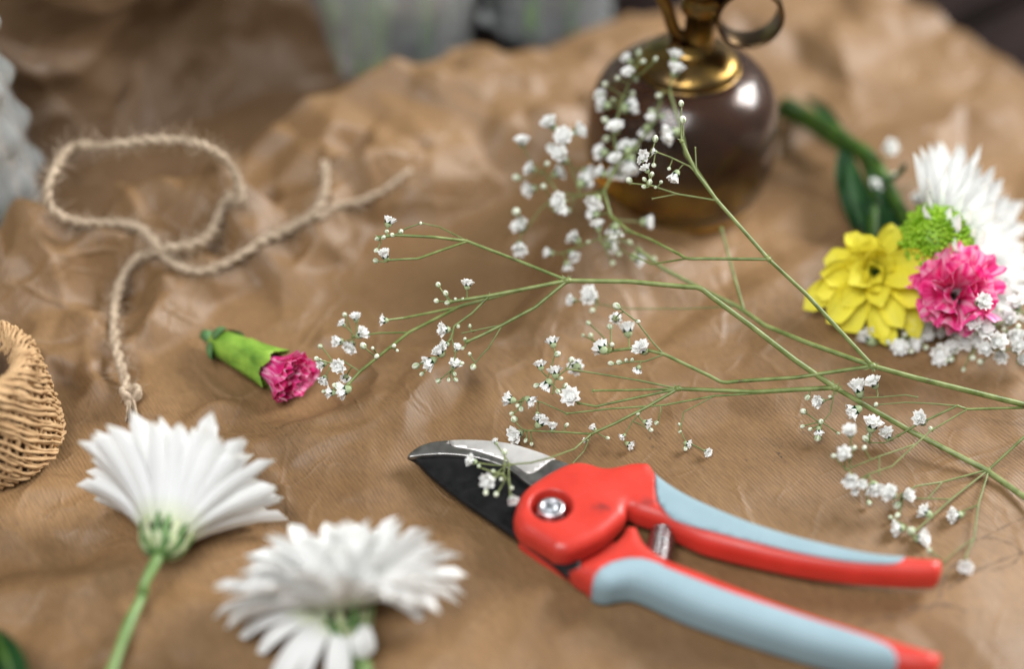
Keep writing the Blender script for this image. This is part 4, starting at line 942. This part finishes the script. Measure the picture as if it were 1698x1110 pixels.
# sprig B: runs from the lower right corner to the far left tips
SB = Sprig('gypsophila_sprig', 'long gypsophila sprig running over the shears blade and left to the lone carnation', at(1760, 870, .008))
K = pt(CB1, 540, 220); T0 = pt(CB1, 1200, 580)
SB.branch([at(1780, 880, .008), pt(CB1, 1369, 700, .002), T0, pt(CB1, 870, 410), K], .00115)
H1 = pt(C7, 1140, 350); J = pt(C8, 760, 662); K2 = pt(C8, 850, 245)
SB.branch([K, pt(C8, 1240, 540), pt(C8, 1060, 400), K2, pt(C8, 560, 218), H1], .00105)
SB.branch([H1, pt(C7, 920, 262, -.004), pt(C7, 705, 180, -.003), pt(C7, 560, 163), pt(C7, 400, 155), pt(C7, 330, 165)], .00062)
SB.branch([pt(C7, 705, 183, -.003), pt(C7, 500, 255), pt(C7, 370, 262)], .0005); SB.branch([pt(C7, 400, 155), pt(C7, 450, 125), pt(C7, 510, 105)], .0003, 'gyp_thin'); SB.branch([pt(C7, 705, 178, -.003), pt(C7, 590, 120, -.008), pt(C7, 520, 105, -.008)], .0003, 'gyp_thin')
SB.branch([H1, pt(C7, 960, 385), pt(C7, 805, 415), pt(C7, 720, 428), pt(C7, 640, 440)], .00075)
SB.branch([pt(C7, 805, 415), pt(C7, 730, 490), pt(C7, 655, 545), pt(C7, 640, 600), pt(C7, 600, 640)], .0005)
SB.branch([pt(C7, 645, 575), pt(C7, 610, 660), pt(C7, 570, 690)], .0003, 'gyp_thin'); SB.branch([pt(C7, 640, 590), pt(C7, 660, 660), pt(C7, 650, 720)], .0003, 'gyp_thin')
SB.branch([H1, pt(C7, 1000, 465), pt(C7, 860, 540), pt(C7, 770, 585), pt(C7, 710, 612)], .0007)
SB.branch([pt(C7, 860, 540), pt(C7, 800, 640), pt(C7, 775, 665), pt(C7, 738, 710)], .00034, 'gyp_thin'); SB.branch([pt(C7, 860, 540), pt(C7, 760, 560), pt(C7, 690, 575)], .0003, 'gyp_thin')
SB.branch([pt(C7, 1100, 355, -.002), pt(C7, 880, 405, -.007), pt(C7, 680, 460, -.009), pt(C7, 460, 572, -.006), pt(C7, 380, 635, -.004), pt(C7, 250, 740, -.001), pt(C7, 200, 795)], .0007)
SB.branch([pt(C7, 680, 462, -.009), pt(C7, 440, 510, -.006), pt(C7, 360, 520, -.003)], .0005); SB.branch([pt(C7, 460, 572, -.006), pt(C7, 330, 575, -.008), pt(C7, 220, 590, -.009)], .0004)
SB.branch([pt(C7, 250, 740, -.001), pt(C7, 170, 690, -.002), pt(C7, 130, 700, -.002)], .0003, 'gyp_thin')
for x, y, d, z in ((375, 98, 55, 0), (357, 243, 60, 0), (710, 365, 55, 0), (612, 560, 60, 0), (590, 655, 65, 0), (550, 700, 70, 0), (655, 710, 55, 0), (665, 640, 45, 0), (350, 520, 50, -.003), (255, 578, 60, -.008), (232, 508, 50, -.009), (175, 535, 38, -.008), (155, 610, 60, -.008), (210, 630, 60, -.008), (85, 708, 55, -.002), (158, 715, 60, 0), (95, 775, 48, 0), (180, 820, 75, 0), (125, 830, 50, 0), (190, 765, 45, -.004), (615, 625, 45, 0)):
    SB.flower(pt(C7, x, y, z), d/2.582)
for x, y, d, z in ((350, 165, 26, 0), (390, 155, 24, 0), (325, 170, 26, 0), (425, 140, 26, 0), (320, 220, 25, 0), (318, 265, 30, 0), (510, 105, 18, 0), (585, 368, 28, 0), (618, 405, 28, 0), (578, 437, 30, 0), (625, 445, 30, 0), (660, 430, 20, 0), (690, 430, 20, 0), (490, 715, 38, 0), (515, 750, 25, 0), (585, 780, 28, 0), (630, 775, 22, 0), (660, 775, 25, 0), (735, 720, 32, 0), (685, 705, 25, 0), (655, 750, 22, 0), (185, 497, 25, -.009), (145, 800, 30, 0), (265, 630, 35, 0), (305, 640, 20, 0), (80, 632, 25, -.005), (65, 685, 25, 0), (95, 825, 22, 0), (395, 630, 26, 0), (322, 675, 30, 0), (410, 650, 18, 0), (720, 665, 20, 0), (700, 600, 18, 0), (690, 640, 22, 0), (720, 545, 20, -.003), (365, 140, 22, 0), (670, 545, 22, 0)):
    SB.flower(pt(C7, x, y, z), d/2.582, True)
# lower fork towards the blade
SB.branch([K, pt(C8, 1080, 675), J], .0009)
SB.branch([J, pt(C8, 560, 668), pt(C8, 410, 670, .001)], .00046); SB.branch([J, pt(C8, 600, 628), pt(C8, 462, 605), pt(C8, 300, 580)], .0004, 'gyp_thin')
SB.branch([J, pt(C8, 630, 738), pt(C8, 500, 805), pt(C8, 400, 850)], .00062)
SB.branch([pt(C8, 400, 850), pt(C8, 330, 912, .005), at(912, 760, .019), at(880, 768, .0165), at(845, 771, .0155)], .0004, 'gyp_thin')
SB.branch([J, pt(C8, 560, 705), pt(C8, 420, 735), pt(C8, 350, 722)], .0005); SB.branch([pt(C8, 1300, 668), pt(C8, 1100, 680), pt(C8, 910, 692), pt(C8, 700, 730), pt(C8, 480, 745), pt(C8, 300, 765)], .00042)
SB.branch([pt(C8, 910, 692), pt(C8, 785, 758), pt(C8, 768, 830), pt(C8, 790, 880)], .00026, 'gyp_thin'); SB.branch([pt(C8, 400, 850), pt(C8, 280, 842), pt(C8, 130, 835)], .0004)
SB.branch([pt(C8, 400, 850), pt(C8, 370, 920, -.002), pt(C8, 325, 970, -.006)], .0003, 'gyp_thin'); SB.branch([pt(C8, 620, 740), pt(C8, 570, 800), pt(C8, 540, 850)], .0003, 'gyp_thin')
SB.branch([pt(C8, 300, 765), pt(C8, 200, 720), pt(C8, 120, 700)], .0003, 'gyp_thin'); SB.branch([pt(C8, 300, 580), pt(C8, 250, 620), pt(C8, 240, 680)], .0003, 'gyp_thin'); SB.branch([pt(C8, 350, 722), pt(C8, 270, 680), pt(C8, 220, 620), pt(C8, 250, 520)], .0003, 'gyp_thin')
for x, y, d, z in ((1075, 615, 55, -.003), (1022, 712, 55, 0), (1085, 742, 60, 0), (1175, 720, 75, -.01), (1050, 795, 65, 0), (890, 860, 65, 0), (980, 865, 60, 0), (1155, 850, 78, .001), (920, 1010, 75, 0), (1025, 955, 70, 0), (1075, 980, 45, 0), (1250, 983, 35, 0), (1218, 1035, 30, 0), (1375, 1018, 35, 0), (1405, 1055, 45, 0), (1480, 960, 45, 0), (1010, 930, 40, 0)):
    SB.flower(pt(C7, x, y, z), d/2.582)
for x, y, d in ((1095, 665, 35), (1005, 800, 30), (1135, 970, 25), (1097, 825, 30), (910, 945, 35), (940, 900, 30), (1155, 690, 30), (1520, 960, 25), (1495, 990, 25), (1310, 1025, 22), (1130, 800, 26), (925, 885, 26), (960, 1035, 24), (985, 1050, 20), (1110, 770, 24), (900, 920, 24)): SB.flower(pt(C7, x, y), d/2.582, True)
for x, y, d, b in ((800, 890, 38, 0), (880, 925, 38, 0), (790, 910, 24, 1), (768, 840, 18, 1), (765, 810, 16, 1), (595, 765, 20, 1)): SB.flower(pt(C8, x, y), d/2.497, bool(b))
hb = [at(845, 771, .0155), at(835, 785, .0150)]
for x, y, d, b in ((447, 203, 65, 0), (535, 305, 95, 0), (660, 405, 62, 0), (570, 105, 38, 0), (485, 232, 26, 1), (520, 370, 35, 1), (575, 378, 32, 1), (655, 345, 25, 1), (617, 160, 36, 1), (560, 260, 30, 1), (600, 300, 24, 1)):
    px, py = Z1(x, y); SB.flower(at(px, py, .0150+rnd(0, .002)), d/3.144, bool(b), hub=hb[b])
# near right fork, close to the lens
U0 = pt(CB1, 1120, 315, .002); U1 = pt(CB1, 1075, 300, .003)
SB.branch([at(1790, 672, .016), pt(CB1, 1369, 308, .001), U0, U1, pt(CB1, 980, 345, .002), pt(CB1, 890, 388, .001), pt(CB1, 820, 430)], .0005)
SB.branch([U0, pt(CB1, 960, 410, .006), pt(CB1, 860, 500, .010), pt(CB1, 790, 565, .013), pt(CB1, 690, 600, .015)], .00034, 'gyp_thin')
SB.branch([U1, pt(CB1, 960, 290, .003), pt(CB1, 850, 285, .002), pt(CB1, 720, 295)], .0003, 'gyp_thin'); SB.branch([pt(CB1, 900, 262, .002), pt(CB1, 850, 252, .001), pt(CB1, 740, 262), pt(CB1, 620, 265)], .0003, 'gyp_thin')
SB.branch([pt(CB1, 890, 470, .008), pt(CB1, 735, 522, .012), pt(CB1, 590, 580, .014)], .0003, 'gyp_thin'); SB.branch([pt(CB1, 735, 522, .012), pt(CB1, 735, 600, .014)], .00026, 'gyp_thin')
SB.branch([pt(CB1, 820, 430), pt(CB1, 760, 462), pt(CB1, 690, 462)], .0003, 'gyp_thin')
SB.branch([K, pt(CB1, 520, 330), pt(CB1, 480, 380)], .00026, 'gyp_thin', n=4)
SB.branch([at(1775, 680, .022), pt(CB1, 1369, 438, .006), pt(CB1, 1215, 580, .004)], .0006)
TT = pt(CB1, 1215, 580, .004)
SB.branch([TT, pt(CB1, 1010, 635, .009), pt(CB1, 900, 652, .012), pt(CB1, 830, 690, .014)], .0004, 'gyp_thin'); SB.branch([TT, pt(CB1, 1050, 710, .009), pt(CB1, 950, 800, .012), pt(CB1, 880, 860, .012)], .0004, 'gyp_thin')
SB.branch([TT, pt(CB1, 1168, 735, .009), pt(CB1, 1150, 880, .012), pt(CB1, 1112, 965, .014)], .0004, 'gyp_thin'); SB.branch([pt(CB1, 1168, 735, .009), pt(CB1, 1100, 762, .012)], .0003, 'gyp_thin')
SB.branch([pt(CB1, 1050, 710, .009), pt(CB1, 900, 706, .012)], .0003, 'gyp_thin'); SB.branch([pt(CB1, 1010, 635, .009), pt(CB1, 950, 705, .011)], .0003, 'gyp_thin'); SB.branch([pt(CB1, 1150, 880, .012), pt(CB1, 1080, 930, .008), pt(CB1, 1010, 990, .003)], .00026, 'gyp_thin')
for x, y, d, z in ((642, 225, 85, 0), (708, 200, 65, 0), (625, 322, 78, 0), (705, 382, 85, .002), (768, 425, 70, 0), (918, 360, 80, .002), (472, 280, 60, 0), (470, 410, 45, 0)): SB.flower(pt(CB1, x, y, z), d/2.643)
for x, y, d in ((420, 263, 30), (403, 325, 35), (465, 440, 35), (398, 390, 25), (432, 402, 25), (480, 370, 28), (676, 445, 40), (555, 420, 20), (720, 295, 25), (520, 260, 20), (690, 430, 26)): SB.flower(pt(CB1, x, y), d/2.643, True)
for x, y, d, z in ((607, 415, 72, .016), (580, 515, 78, .018), (612, 625, 75, .018), (628, 670, 45, .016), (715, 660, 80, .018), (785, 685, 80, .018), (855, 693, 70, .015), (660, 640, 46, .017), (937, 767, 72, .013), (1070, 780, 75, .014), (815, 838, 75, .010), (922, 880, 85, .010), (1115, 1003, 75, .014)): SB.flower(pt(CB1, x, y, z), d*.92/2.643)
for x, y, d, z in ((690, 725, 30, .014), (815, 735, 40, .010), (875, 850, 45, .008), (815, 780, 30, .008), (785, 790, 25, .008), (955, 935, 25, .008), (535, 520, 30, .016), (670, 485, 28, .014), (960, 400, 26, .004), (625, 485, 26, .014)): SB.flower(pt(CB1, x, y, z), d/2.643, True)
SB.done()

# sprig C: tucked under the gathered flowers
SC = Sprig('gypsophila_sprig', 'clump of tiny white gypsophila tucked under the pink carnation at right', on(1600, 540))
SC.branch([bundle[1]+Vector((0, 0, .003)), bundle[2]+Vector((0, 0, .004)), bundle[3]+Vector((0, 0, .004)), at(1520, 420, .012), at(1560, 520, .010), at(1600, 560, .010)], .0010)
SC.branch([at(1560, 520, .010), at(1500, 560, .008), at(1450, 570, .006)], .0005); SC.branch([at(1600, 560, .010), at(1650, 540, .014), at(1690, 520, .014), at(1730, 510, .014)], .0005)
SC.branch([at(1600, 560, .010), at(1650, 580, .010), at(1690, 580, .010)], .0004); SC.branch([bundle[3]+Vector((0, 0, .004)), at(1465, 270, .022), at(1473, 250, .026)], .0003, 'gyp_thin'); SC.branch([bundle[3]+Vector((0, 0, .004)), at(1490, 330, .016), at(1490, 380, .012)], .0004)
for x, y, d, z in ((452, 240, 62, .026), (403, 393, 62, .018), (563, 443, 62, .02), (475, 497, 58, .014), (463, 565, 58, .012), (475, 610, 45, .010), (368, 973, 80, .007), (490, 1015, 72, .006), (515, 935, 85, .008), (560, 980, 40, .006), (575, 740, 50, .016), (645, 1035, 75, .007), (740, 985, 75, .010), (805, 835, 74, .033), (775, 910, 70, .024), (812, 940, 72, .020), (863, 990, 80, .018), (912, 905, 70, .022), (938, 843, 75, .026), (940, 1010, 75, .016), (650, 955, 45, .008), (960, 960, 40, .018), (900, 760, 40, .02), (820, 1020, 70, .014), (1000, 900, 70, .02), (1010, 960, 70, .02), (700, 960, 50, .009), (600, 960, 46, .008), (690, 1010, 60, .008), (780, 985, 60, .012), (880, 1040, 60, .010), (590, 930, 55, .009), (440, 940, 50, .007), (540, 1000, 50, .006), (920, 960, 66, .018), (850, 900, 60, .02), (960, 1060, 60, .010), (1000, 1030, 70, .012)):
    px, py = C4(x, y); SC.flower(at(px, py, z), d*.97/2.3134, face=(0, -.5, .8) if random.random() < .6 else None)
for x, y, d, z in ((410, 323, 30, .02), (465, 348, 30, .02), (577, 360, 30, .022), (800, 1065, 30, .008), (445, 990, 25, .008), (535, 1025, 25, .007), (690, 1055, 25, .006), (735, 1095, 20, .004), (590, 1010, 26, .006), (770, 1050, 28, .008), (670, 1060, 24, .006), (890, 940, 28, .018), (870, 870, 26, .02), (945, 930, 26, .02)):
    px, py = C4(x, y); SC.flower(at(px, py, z), d/2.3134, True)
SC.done()

# ------------------------------------------------------------------ jute twine
def twist_rope(root, P, R, pitch, plies=3, mat='jute', fuzz=500):
    P = catmull(P, 14)
    d = [0]
    for i in range(1, len(P)): d.append(d[-1]+(P[i]-P[i-1]).length)
    n = int(d[-1]/(pitch/12)); Q = []
    j = 0
    for i in range(n+1):
        s = d[-1]*i/n
        while j < len(d)-2 and d[j+1] < s: j += 1
        t = (s-d[j])/max(1e-9, d[j+1]-d[j]); Q.append(P[j].lerp(P[j+1], min(1, t)))
    for _ in range(2):
        Q = [sum((Q[min(max(i+k, 0), len(Q)-1)] for k in range(-9, 10)), Vector())/19 if 0 < i < len(Q)-1 else Q[i] for i in range(len(Q))]
    zz = []
    for q in Q:                       # the twine lies over the creases of the paper
        g = ph_fast(q.x, q.y)+R*.75 if (q.x*E2[0]+q.y*E2[1]) < B_EDGE and q.x > -.29 else -1
        zz.append(max(q.z, g))
    for _ in range(12): zz = [max(zz[i], (zz[max(i-4, 0)]+zz[min(i+4, len(zz)-1)])/2) for i in range(len(zz))]
    for q, z in zip(Q, zz): q.z = z
    F = frames(Q); fz = MB()
    for k in range(plies):
        pts_ = []
        for i, (q, (t, nn, b)) in enumerate(zip(Q, F)):
            a = 2*PI*(i/12+k/plies); a += .5*math.sin(i*.045+1)+.3*math.sin(i*.11); rr = R*.42*(1+.20*math.sin(i*.21+k)+.12*math.sin(i*.057)); pts_.append(q+nn*math.cos(a)*rr+b*math.sin(a)*rr)
        part('strand', MB().add(*tube(pts_, [R*.62*(1+.16*math.sin(i*.37+k*2)+.14*math.sin(i*.083+k)) for i in range(len(pts_))], 7)), M[mat], root)
    for _ in range(fuzz):
        i = random.randrange(2, len(Q)-2); t, nn, b = F[i]; a = rnd(0, 6.28); o = nn*math.cos(a)+b*math.sin(a)
        p = Q[i]+o*R*.8; L = rnd(.002, .008); e = p+(o*rnd(.2, .9)+t*rnd(-1, 1)).normalized()*L
        fz.add(*tube([p, (p+e)/2+t*L*rnd(-.2, .2), e], [.00009, .00008, .00004], 3, caps=False))
    o = part('loose_fibres', fz, M[mat], root); o['kind'] = 'stuff'
    return Q
tw = thing('jute_twine', 'looped piece of twisted jute twine with a knotted end, lying on the paper', 'twine', on(218, 665))
TP = [on(216, 672, .002), on(212, 640, .003), on(196, 595, .004), on(187, 555, .003), on(195, 500, .003), on(214, 455, .004), on(238, 424, .006), on(275, 411, .008), on(335, 403, .007), on(385, 388, .006), on(403, 350, .006), on(398, 300, .008), on(375, 262, .012), on(340, 240, .020), on(300, 232, .026), on(240, 236, .030), on(180, 240, .032), on(128, 249, .030), on(102, 262, .027), on(86, 288, .020), on(74, 318, .012), on(70, 344, .006), on(95, 364, .004), on(135, 375, .003), on(195, 385, .003), on(240, 408, .003), on(275, 436, .003), on(325, 462, .003), on(385, 463, .003), on(440, 435, .003), on(490, 393, .003), on(522, 362, .004), on(538, 335, .004), on(543, 300, .003), on(538, 268, .003)]
twQ = twist_rope(tw, TP, .0018, .0110, 2, fuzz=1700)
kn = MB(); kc = on(217, 652, .004)
for k in range(3):
    kn.add(*tube([kc+Vector((.0030*math.cos(a), .0030*math.sin(a)*.7, .0016*math.sin(a*2+k))) for a in [i*2*PI/14 for i in range(15)]], .0011, 6))
for k in range(16):
    e = on(218+rnd(-12, 12), 672+rnd(6, 30), .001); kn.add(*tube([kc, (kc+e)/2+Vector((rnd(-.001, .001), 0, .001)), e], [.0005, .0004, .0002], 4))
part('knot', kn, M['jute'], tw)
tw2 = thing('jute_twine', 'short faint strand of jute twine trailing behind the carnation bud', 'twine', on(600, 370))
twist_rope(tw2, [on(528, 372, .003), on(560, 376, .003), on(600, 366, .003), on(645, 350, .003), on(685, 334, .002)], .0012, .010, 2, fuzz=100)

# ------------------------------------------------------------------ spool of raffia twine
sc_ = on(-9, 735); HS = .036
spool = thing('twine_spool', 'spool of woven tan raffia twine standing at the left edge', 'spool', sc_)
def spool_prof(s):                      # s 0..1 from the inside of the hole over the shoulder to the foot
    K_ = [(0, .0108, .006), (.12, .0112, .022), (.22, .0122, .0305), (.30, .0146, .0340), (.37, .0176, .0346), (.43, .0198, .0328), (.50, .0208, .0285), (.66, .0218, .0195), (.82, .0228, .0095), (.93, .0231, .0032), (1, .0226, .0006)]
    for (a, r0, z0), (b, r1, z1) in zip(K_, K_[1:]):
        if s <= b:
            t = (s-a)/(b-a); return r0+(r1-r0)*t, (z0+(z1-z0)*t)*1.10
    return K_[-1][1:]
prof = smooth_prof([spool_prof(i/24) for i in range(25)], 2)
part('inner_winding', MB().add(*lathe([(max(.003, r-.0017), z-.0012 if i < 20 else z) for i, (r, z) in enumerate(prof)], 60, Matrix.Translation(sc_))), M['core_gap_shade'], spool)  # dark colour stands in for shade in the gaps of the winding
part('core_tube', MB().add(*lathe([(.0098, .001), (.0098, .020), (.0090, .020), (.0090, .001)], 40, Matrix.Translation(sc_))), M['core_gap_shade'], spool)
for fam, (sgn, cnt, sw, lift_) in enumerate(((1, 50, 2.3, .0000), (-1, 44, 1.5, -.0005), (1, 36, 2.8, .0004))):
    mb = MB()
    for k in range(cnt):
        ph0 = 2*PI*(k+rnd(-.22, .22))/cnt; P = []
        for i in range(61):
            s = i/60; r, z = spool_prof(s); a = ph0+sgn*sw*s+.02*math.sin(i*.5+k)
            r += lift_+.00035*math.sin(i*1.1+k*1.7); P.append(sc_+Vector((r*math.cos(a), r*math.sin(a), z+.0006+(lift_ if s < .4 else 0))))
        mb.add(*tube(P, [.00074*(1+.22*math.sin(i*.8+k*2.3)) for i in range(61)], 5, flat=.8))
    o = part('winding', mb, M['raffia'], spool); o['kind'] = 'stuff'

# ------------------------------------------------------------------ mister bottle
bb = on(1123, 316); Mb = Matrix.Translation(bb)
ms = thing('mister_bottle', 'round amber glass plant mister with brass pump and ring handle', 'mister', bb)
outer = smooth_prof([(0, .0004), (.026, .0000), (.0305, .0022), (.0358, .0080), (.0387, .0180), (.0394, .0290), (.0384, .0400), (.0345, .0495), (.0275, .0560), (.0195, .0592), (.0165, .0620)], 7)
inner = [(max(0, r-.0022) if r > 0 else 0, z+(.0060 if z < .002 else (.0030 if z < .006 else -.0010))) for r, z in outer]
inner = smooth_prof([(0, .0062), (.024, .0060), (.0290, .0085), (.0340, .0125), (.0365, .0195), (.0371, .0290), (.0361, .0390), (.0325, .0478), (.0258, .0540), (.0180, .0572), (.0148, .0620)], 7)
outer = [(r*.93, z) for r, z in outer]; inner = [(r*.93, z) for r, z in inner]
part('glass_body', MB().add(*lathe(outer+inner[::-1], 72, Mb)), M['amber'], ms, recalc=True)
lev = .0270
wat = [(r+.0003, z) for r, z in inner if z < lev]; wat = [(0 if r < .0005 else r, z) for r, z in wat]+[(.0346, lev), (.0336, lev+.0004), (0, lev+.0001)]
part('water', MB().add(*lathe(wat, 64, Mb)), M['water'], ms, recalc=True)
part('base_glint_ring', MB().add(*lathe([(.0250, .0004), (.0296, .0004), (.0304, .0020), (.0309, .0052), (.0298, .0056)], 64, Mb)), M['brass_bright'], ms)  # added ring; its brass stands in for the golden reflection in the glass base
part('brass_collar', MB().add(*lathe(smooth_prof([(.0188, .0570), (.0194, .0590), (.0188, .0612), (.0165, .0632), (.0120, .0655), (.0085, .0670), (.0070, .0700)], 6), 56, Mb)), M['brass'], ms)
part('collar_rim', MB().add(*tube([bb+Vector((.0192*math.cos(a), .0192*math.sin(a), .0577)) for a in [i*2*PI/60 for i in range(61)]], .0011, 8, caps=False)), M['brass'], ms)
pc = bb+Vector((.0035, 0, -.0035)); Mp = Matrix.Translation(pc)
part('pump_column', MB().add(*lathe([(.0062, .0670), (.0066, .0700), (.0058, .0715), (.0056, .0840), (.0068, .0850), (.0075, .0860), (.0075, .0900), (.0066, .0910), (.0066, .0925), (.0078, .0935), (.0078, .0990), (.0060, .1010), (.0030, .1020), (.0030, .1120), (.0070, .1130), (.0074, .1160), (.0050, .1180), (0, .1182)], 36, Mp)), M['brass'], ms)
sp_ = catmull([pc+Vector((-.0055, 0, .0730)), pc+Vector((-.0095, 0, .0775)), pc+Vector((-.0125, -.0005, .0860)), pc+Vector((-.0165, -.001, .0940)), pc+Vector((-.0230, -.001, .0975)), pc+Vector((-.0300, -.001, .0985))], 7)
part('spout', MB().add(*tube(sp_, .0024, 12)), M['brass'], ms)
nzM = axis_matrix(sp_[-1], Vector((-1, 0, .05)))
part('nozzle', MB().add(*lathe([(.0022, -.004), (.0048, -.003), (.0056, .000), (.0052, .004), (.0058, .006), (.0050, .009), (0, .0095)], 24, nzM)), M['brass_dark'], ms)
rc = pc+Vector((.0172, -.001, .0850)); rg = []; nR = 40
v = []; f = []
for i in range(nR):
    a = 2*PI*i/nR
    for rr, yy in ((.0122, -.0052), (.0122, .0052), (.0108, .0052), (.0108, -.0052)): v.append(rc+Vector((rr*math.cos(a)*1.02, yy, rr*math.sin(a)*1.0)))
for i in range(nR):
    for k in range(4): f.append((i*4+k, i*4+(k+1) % 4, ((i+1) % nR)*4+(k+1) % 4, ((i+1) % nR)*4+k))
rgo = part('ring_handle', MB().add(v, f), M['brass_dark'], ms, smooth=True, recalc=True)
bv = rgo.modifiers.new('bevel', 'BEVEL'); bv.width = .0004; bv.segments = 2; bv.limit_method = 'ANGLE'

# ------------------------------------------------------------------ glass vases in the background
def vase(label, base, prof_o, thick, stems, wl, hob=None, seg=72, bottom=.006):
    t = thing('glass_vase', label, 'vase', base)
    po = smooth_prof(prof_o, 8); n = len(po)
    pi_ = [(max(r-thick, 0), z+(bottom if i == 0 else 0)) for i, (r, z) in enumerate(po)]
    pi_ = [(0, bottom)]+[(r, max(z, bottom)) for r, z in pi_ if r > .002 and z > bottom*.5]
    vv, ff = lathe(po, seg); M0 = Matrix.Translation(base)
    if hob:
        nv = []
        for p in vv:
            r = math.hypot(p.x, p.y)
            if r > 1e-5 and p.z > .004:
                a = math.atan2(p.y, p.x); k = .5+.5*math.sin(a*hob[0]+p.z*hob[1])*math.sin(a*hob[0]-p.z*hob[1]); k = k*k; e = 1+hob[2]*(k-.2)/r
                p = Vector((p.x*e, p.y*e, p.z))
            nv.append(p)
        vv = nv
    mb = MB().add([M0@p for p in vv], ff); v2, f2 = lathe(pi_, seg, M0); mb.add(v2, [q[::-1] for q in f2])
    # rim
    ro, ri = po[-1][0], pi_[-1][0]; zt = po[-1][1]
    part('glass', mb, M['glass'], t)
    inn = [(r-.0002 if r > 0 else 0, z) for r, z in pi_ if z < wl]
    part('water', MB().add(*lathe(inn+[(inn[-1][0], wl), (0, wl)], seg, M0)), M['vase_water'], t, recalc=True)
    for (x0, y0, x1, y1, h, r) in stems:
        a = Vector(base)+Vector((x0, y0, bottom+.002)); b = Vector(base)+Vector((x1, y1, h))
        part('stem', MB().add(*tube(catmull([a, (a+b)/2+Vector((rnd(-.003, .003), 0, 0)), b], 6), r, 8)), M['vase_stem'], t)
    return t
vb = at(655, 92, -.003); vb = Vector((vb.x, vb.y, -.003))
vase('squat clear glass vase with green stems, behind the paper at top centre', vb, [(0, 0), (.024, .0), (.030, .004), (.035, .018), (.037, .040), (.034, .065), (.027, .085), (.024, .105)], .0030,
     [(-.012, -.026, -.014, -.022, .15, .0034), (-.004, -.029, .002, -.023, .16, .0036), (.014, -.025, .018, -.018, .15, .0030), (-.020, -.020, -.021, -.014, .15, .0030)], .060, hob=(5, 60, .0060))
vb2 = at(905, 30, -.003); vb2 = Vector((vb2.x, vb2.y, -.003))
vase('clear glass vase with dark stems, behind the mister nozzle at top', vb2, [(0, 0), (.022, .0), (.027, .004), (.030, .020), (.031, .045), (.029, .07), (.026, .10)], .0028,
     [(-.006, -.023, -.004, -.022, .15, .0042), (.010, -.021, .013, -.019, .15, .0032)], .055, hob=(5, 60, .0060))
vb3 = at(-35, 368, .0); vb3 = Vector((vb3.x, vb3.y, .003))
vase('faceted crystal glass vase cut by the left edge', vb3, [(0, 0), (.020, .0), (.0235, .003), (.0250, .014), (.0245, .032), (.0225, .055), (.0205, .075), (.0210, .090)], .0045,
     [(.006, -.016, .004, -.014, .14, .0046), (-.008, -.004, -.010, -.002, .14, .0030)], .070, hob=(5, 150, .0060), seg=110, bottom=.010)

# ------------------------------------------------------------------ dark leaf tip in the lower left corner
lf = thing('leaf', 'dark green leaf tip poking in at the bottom left corner', 'leaf', on(0, 1110))
leaf_part(lf, [on(-40, 1040, .006), on(-18, 1080, .012), on(0, 1120, .014), on(15, 1170, .012), on(30, 1230, .006)], .016, name='leaf_blade')
part('leaf_edge', MB().add(*tube(catmull([on(-8, 1050, .010), on(3, 1078, .013), on(14, 1108, .014), on(26, 1150, .013)], 6), .0009, 8)), M['bouquet_stem'], lf)

for o in bpy.data.objects:
    if 'base' in o.keys(): del o['base']
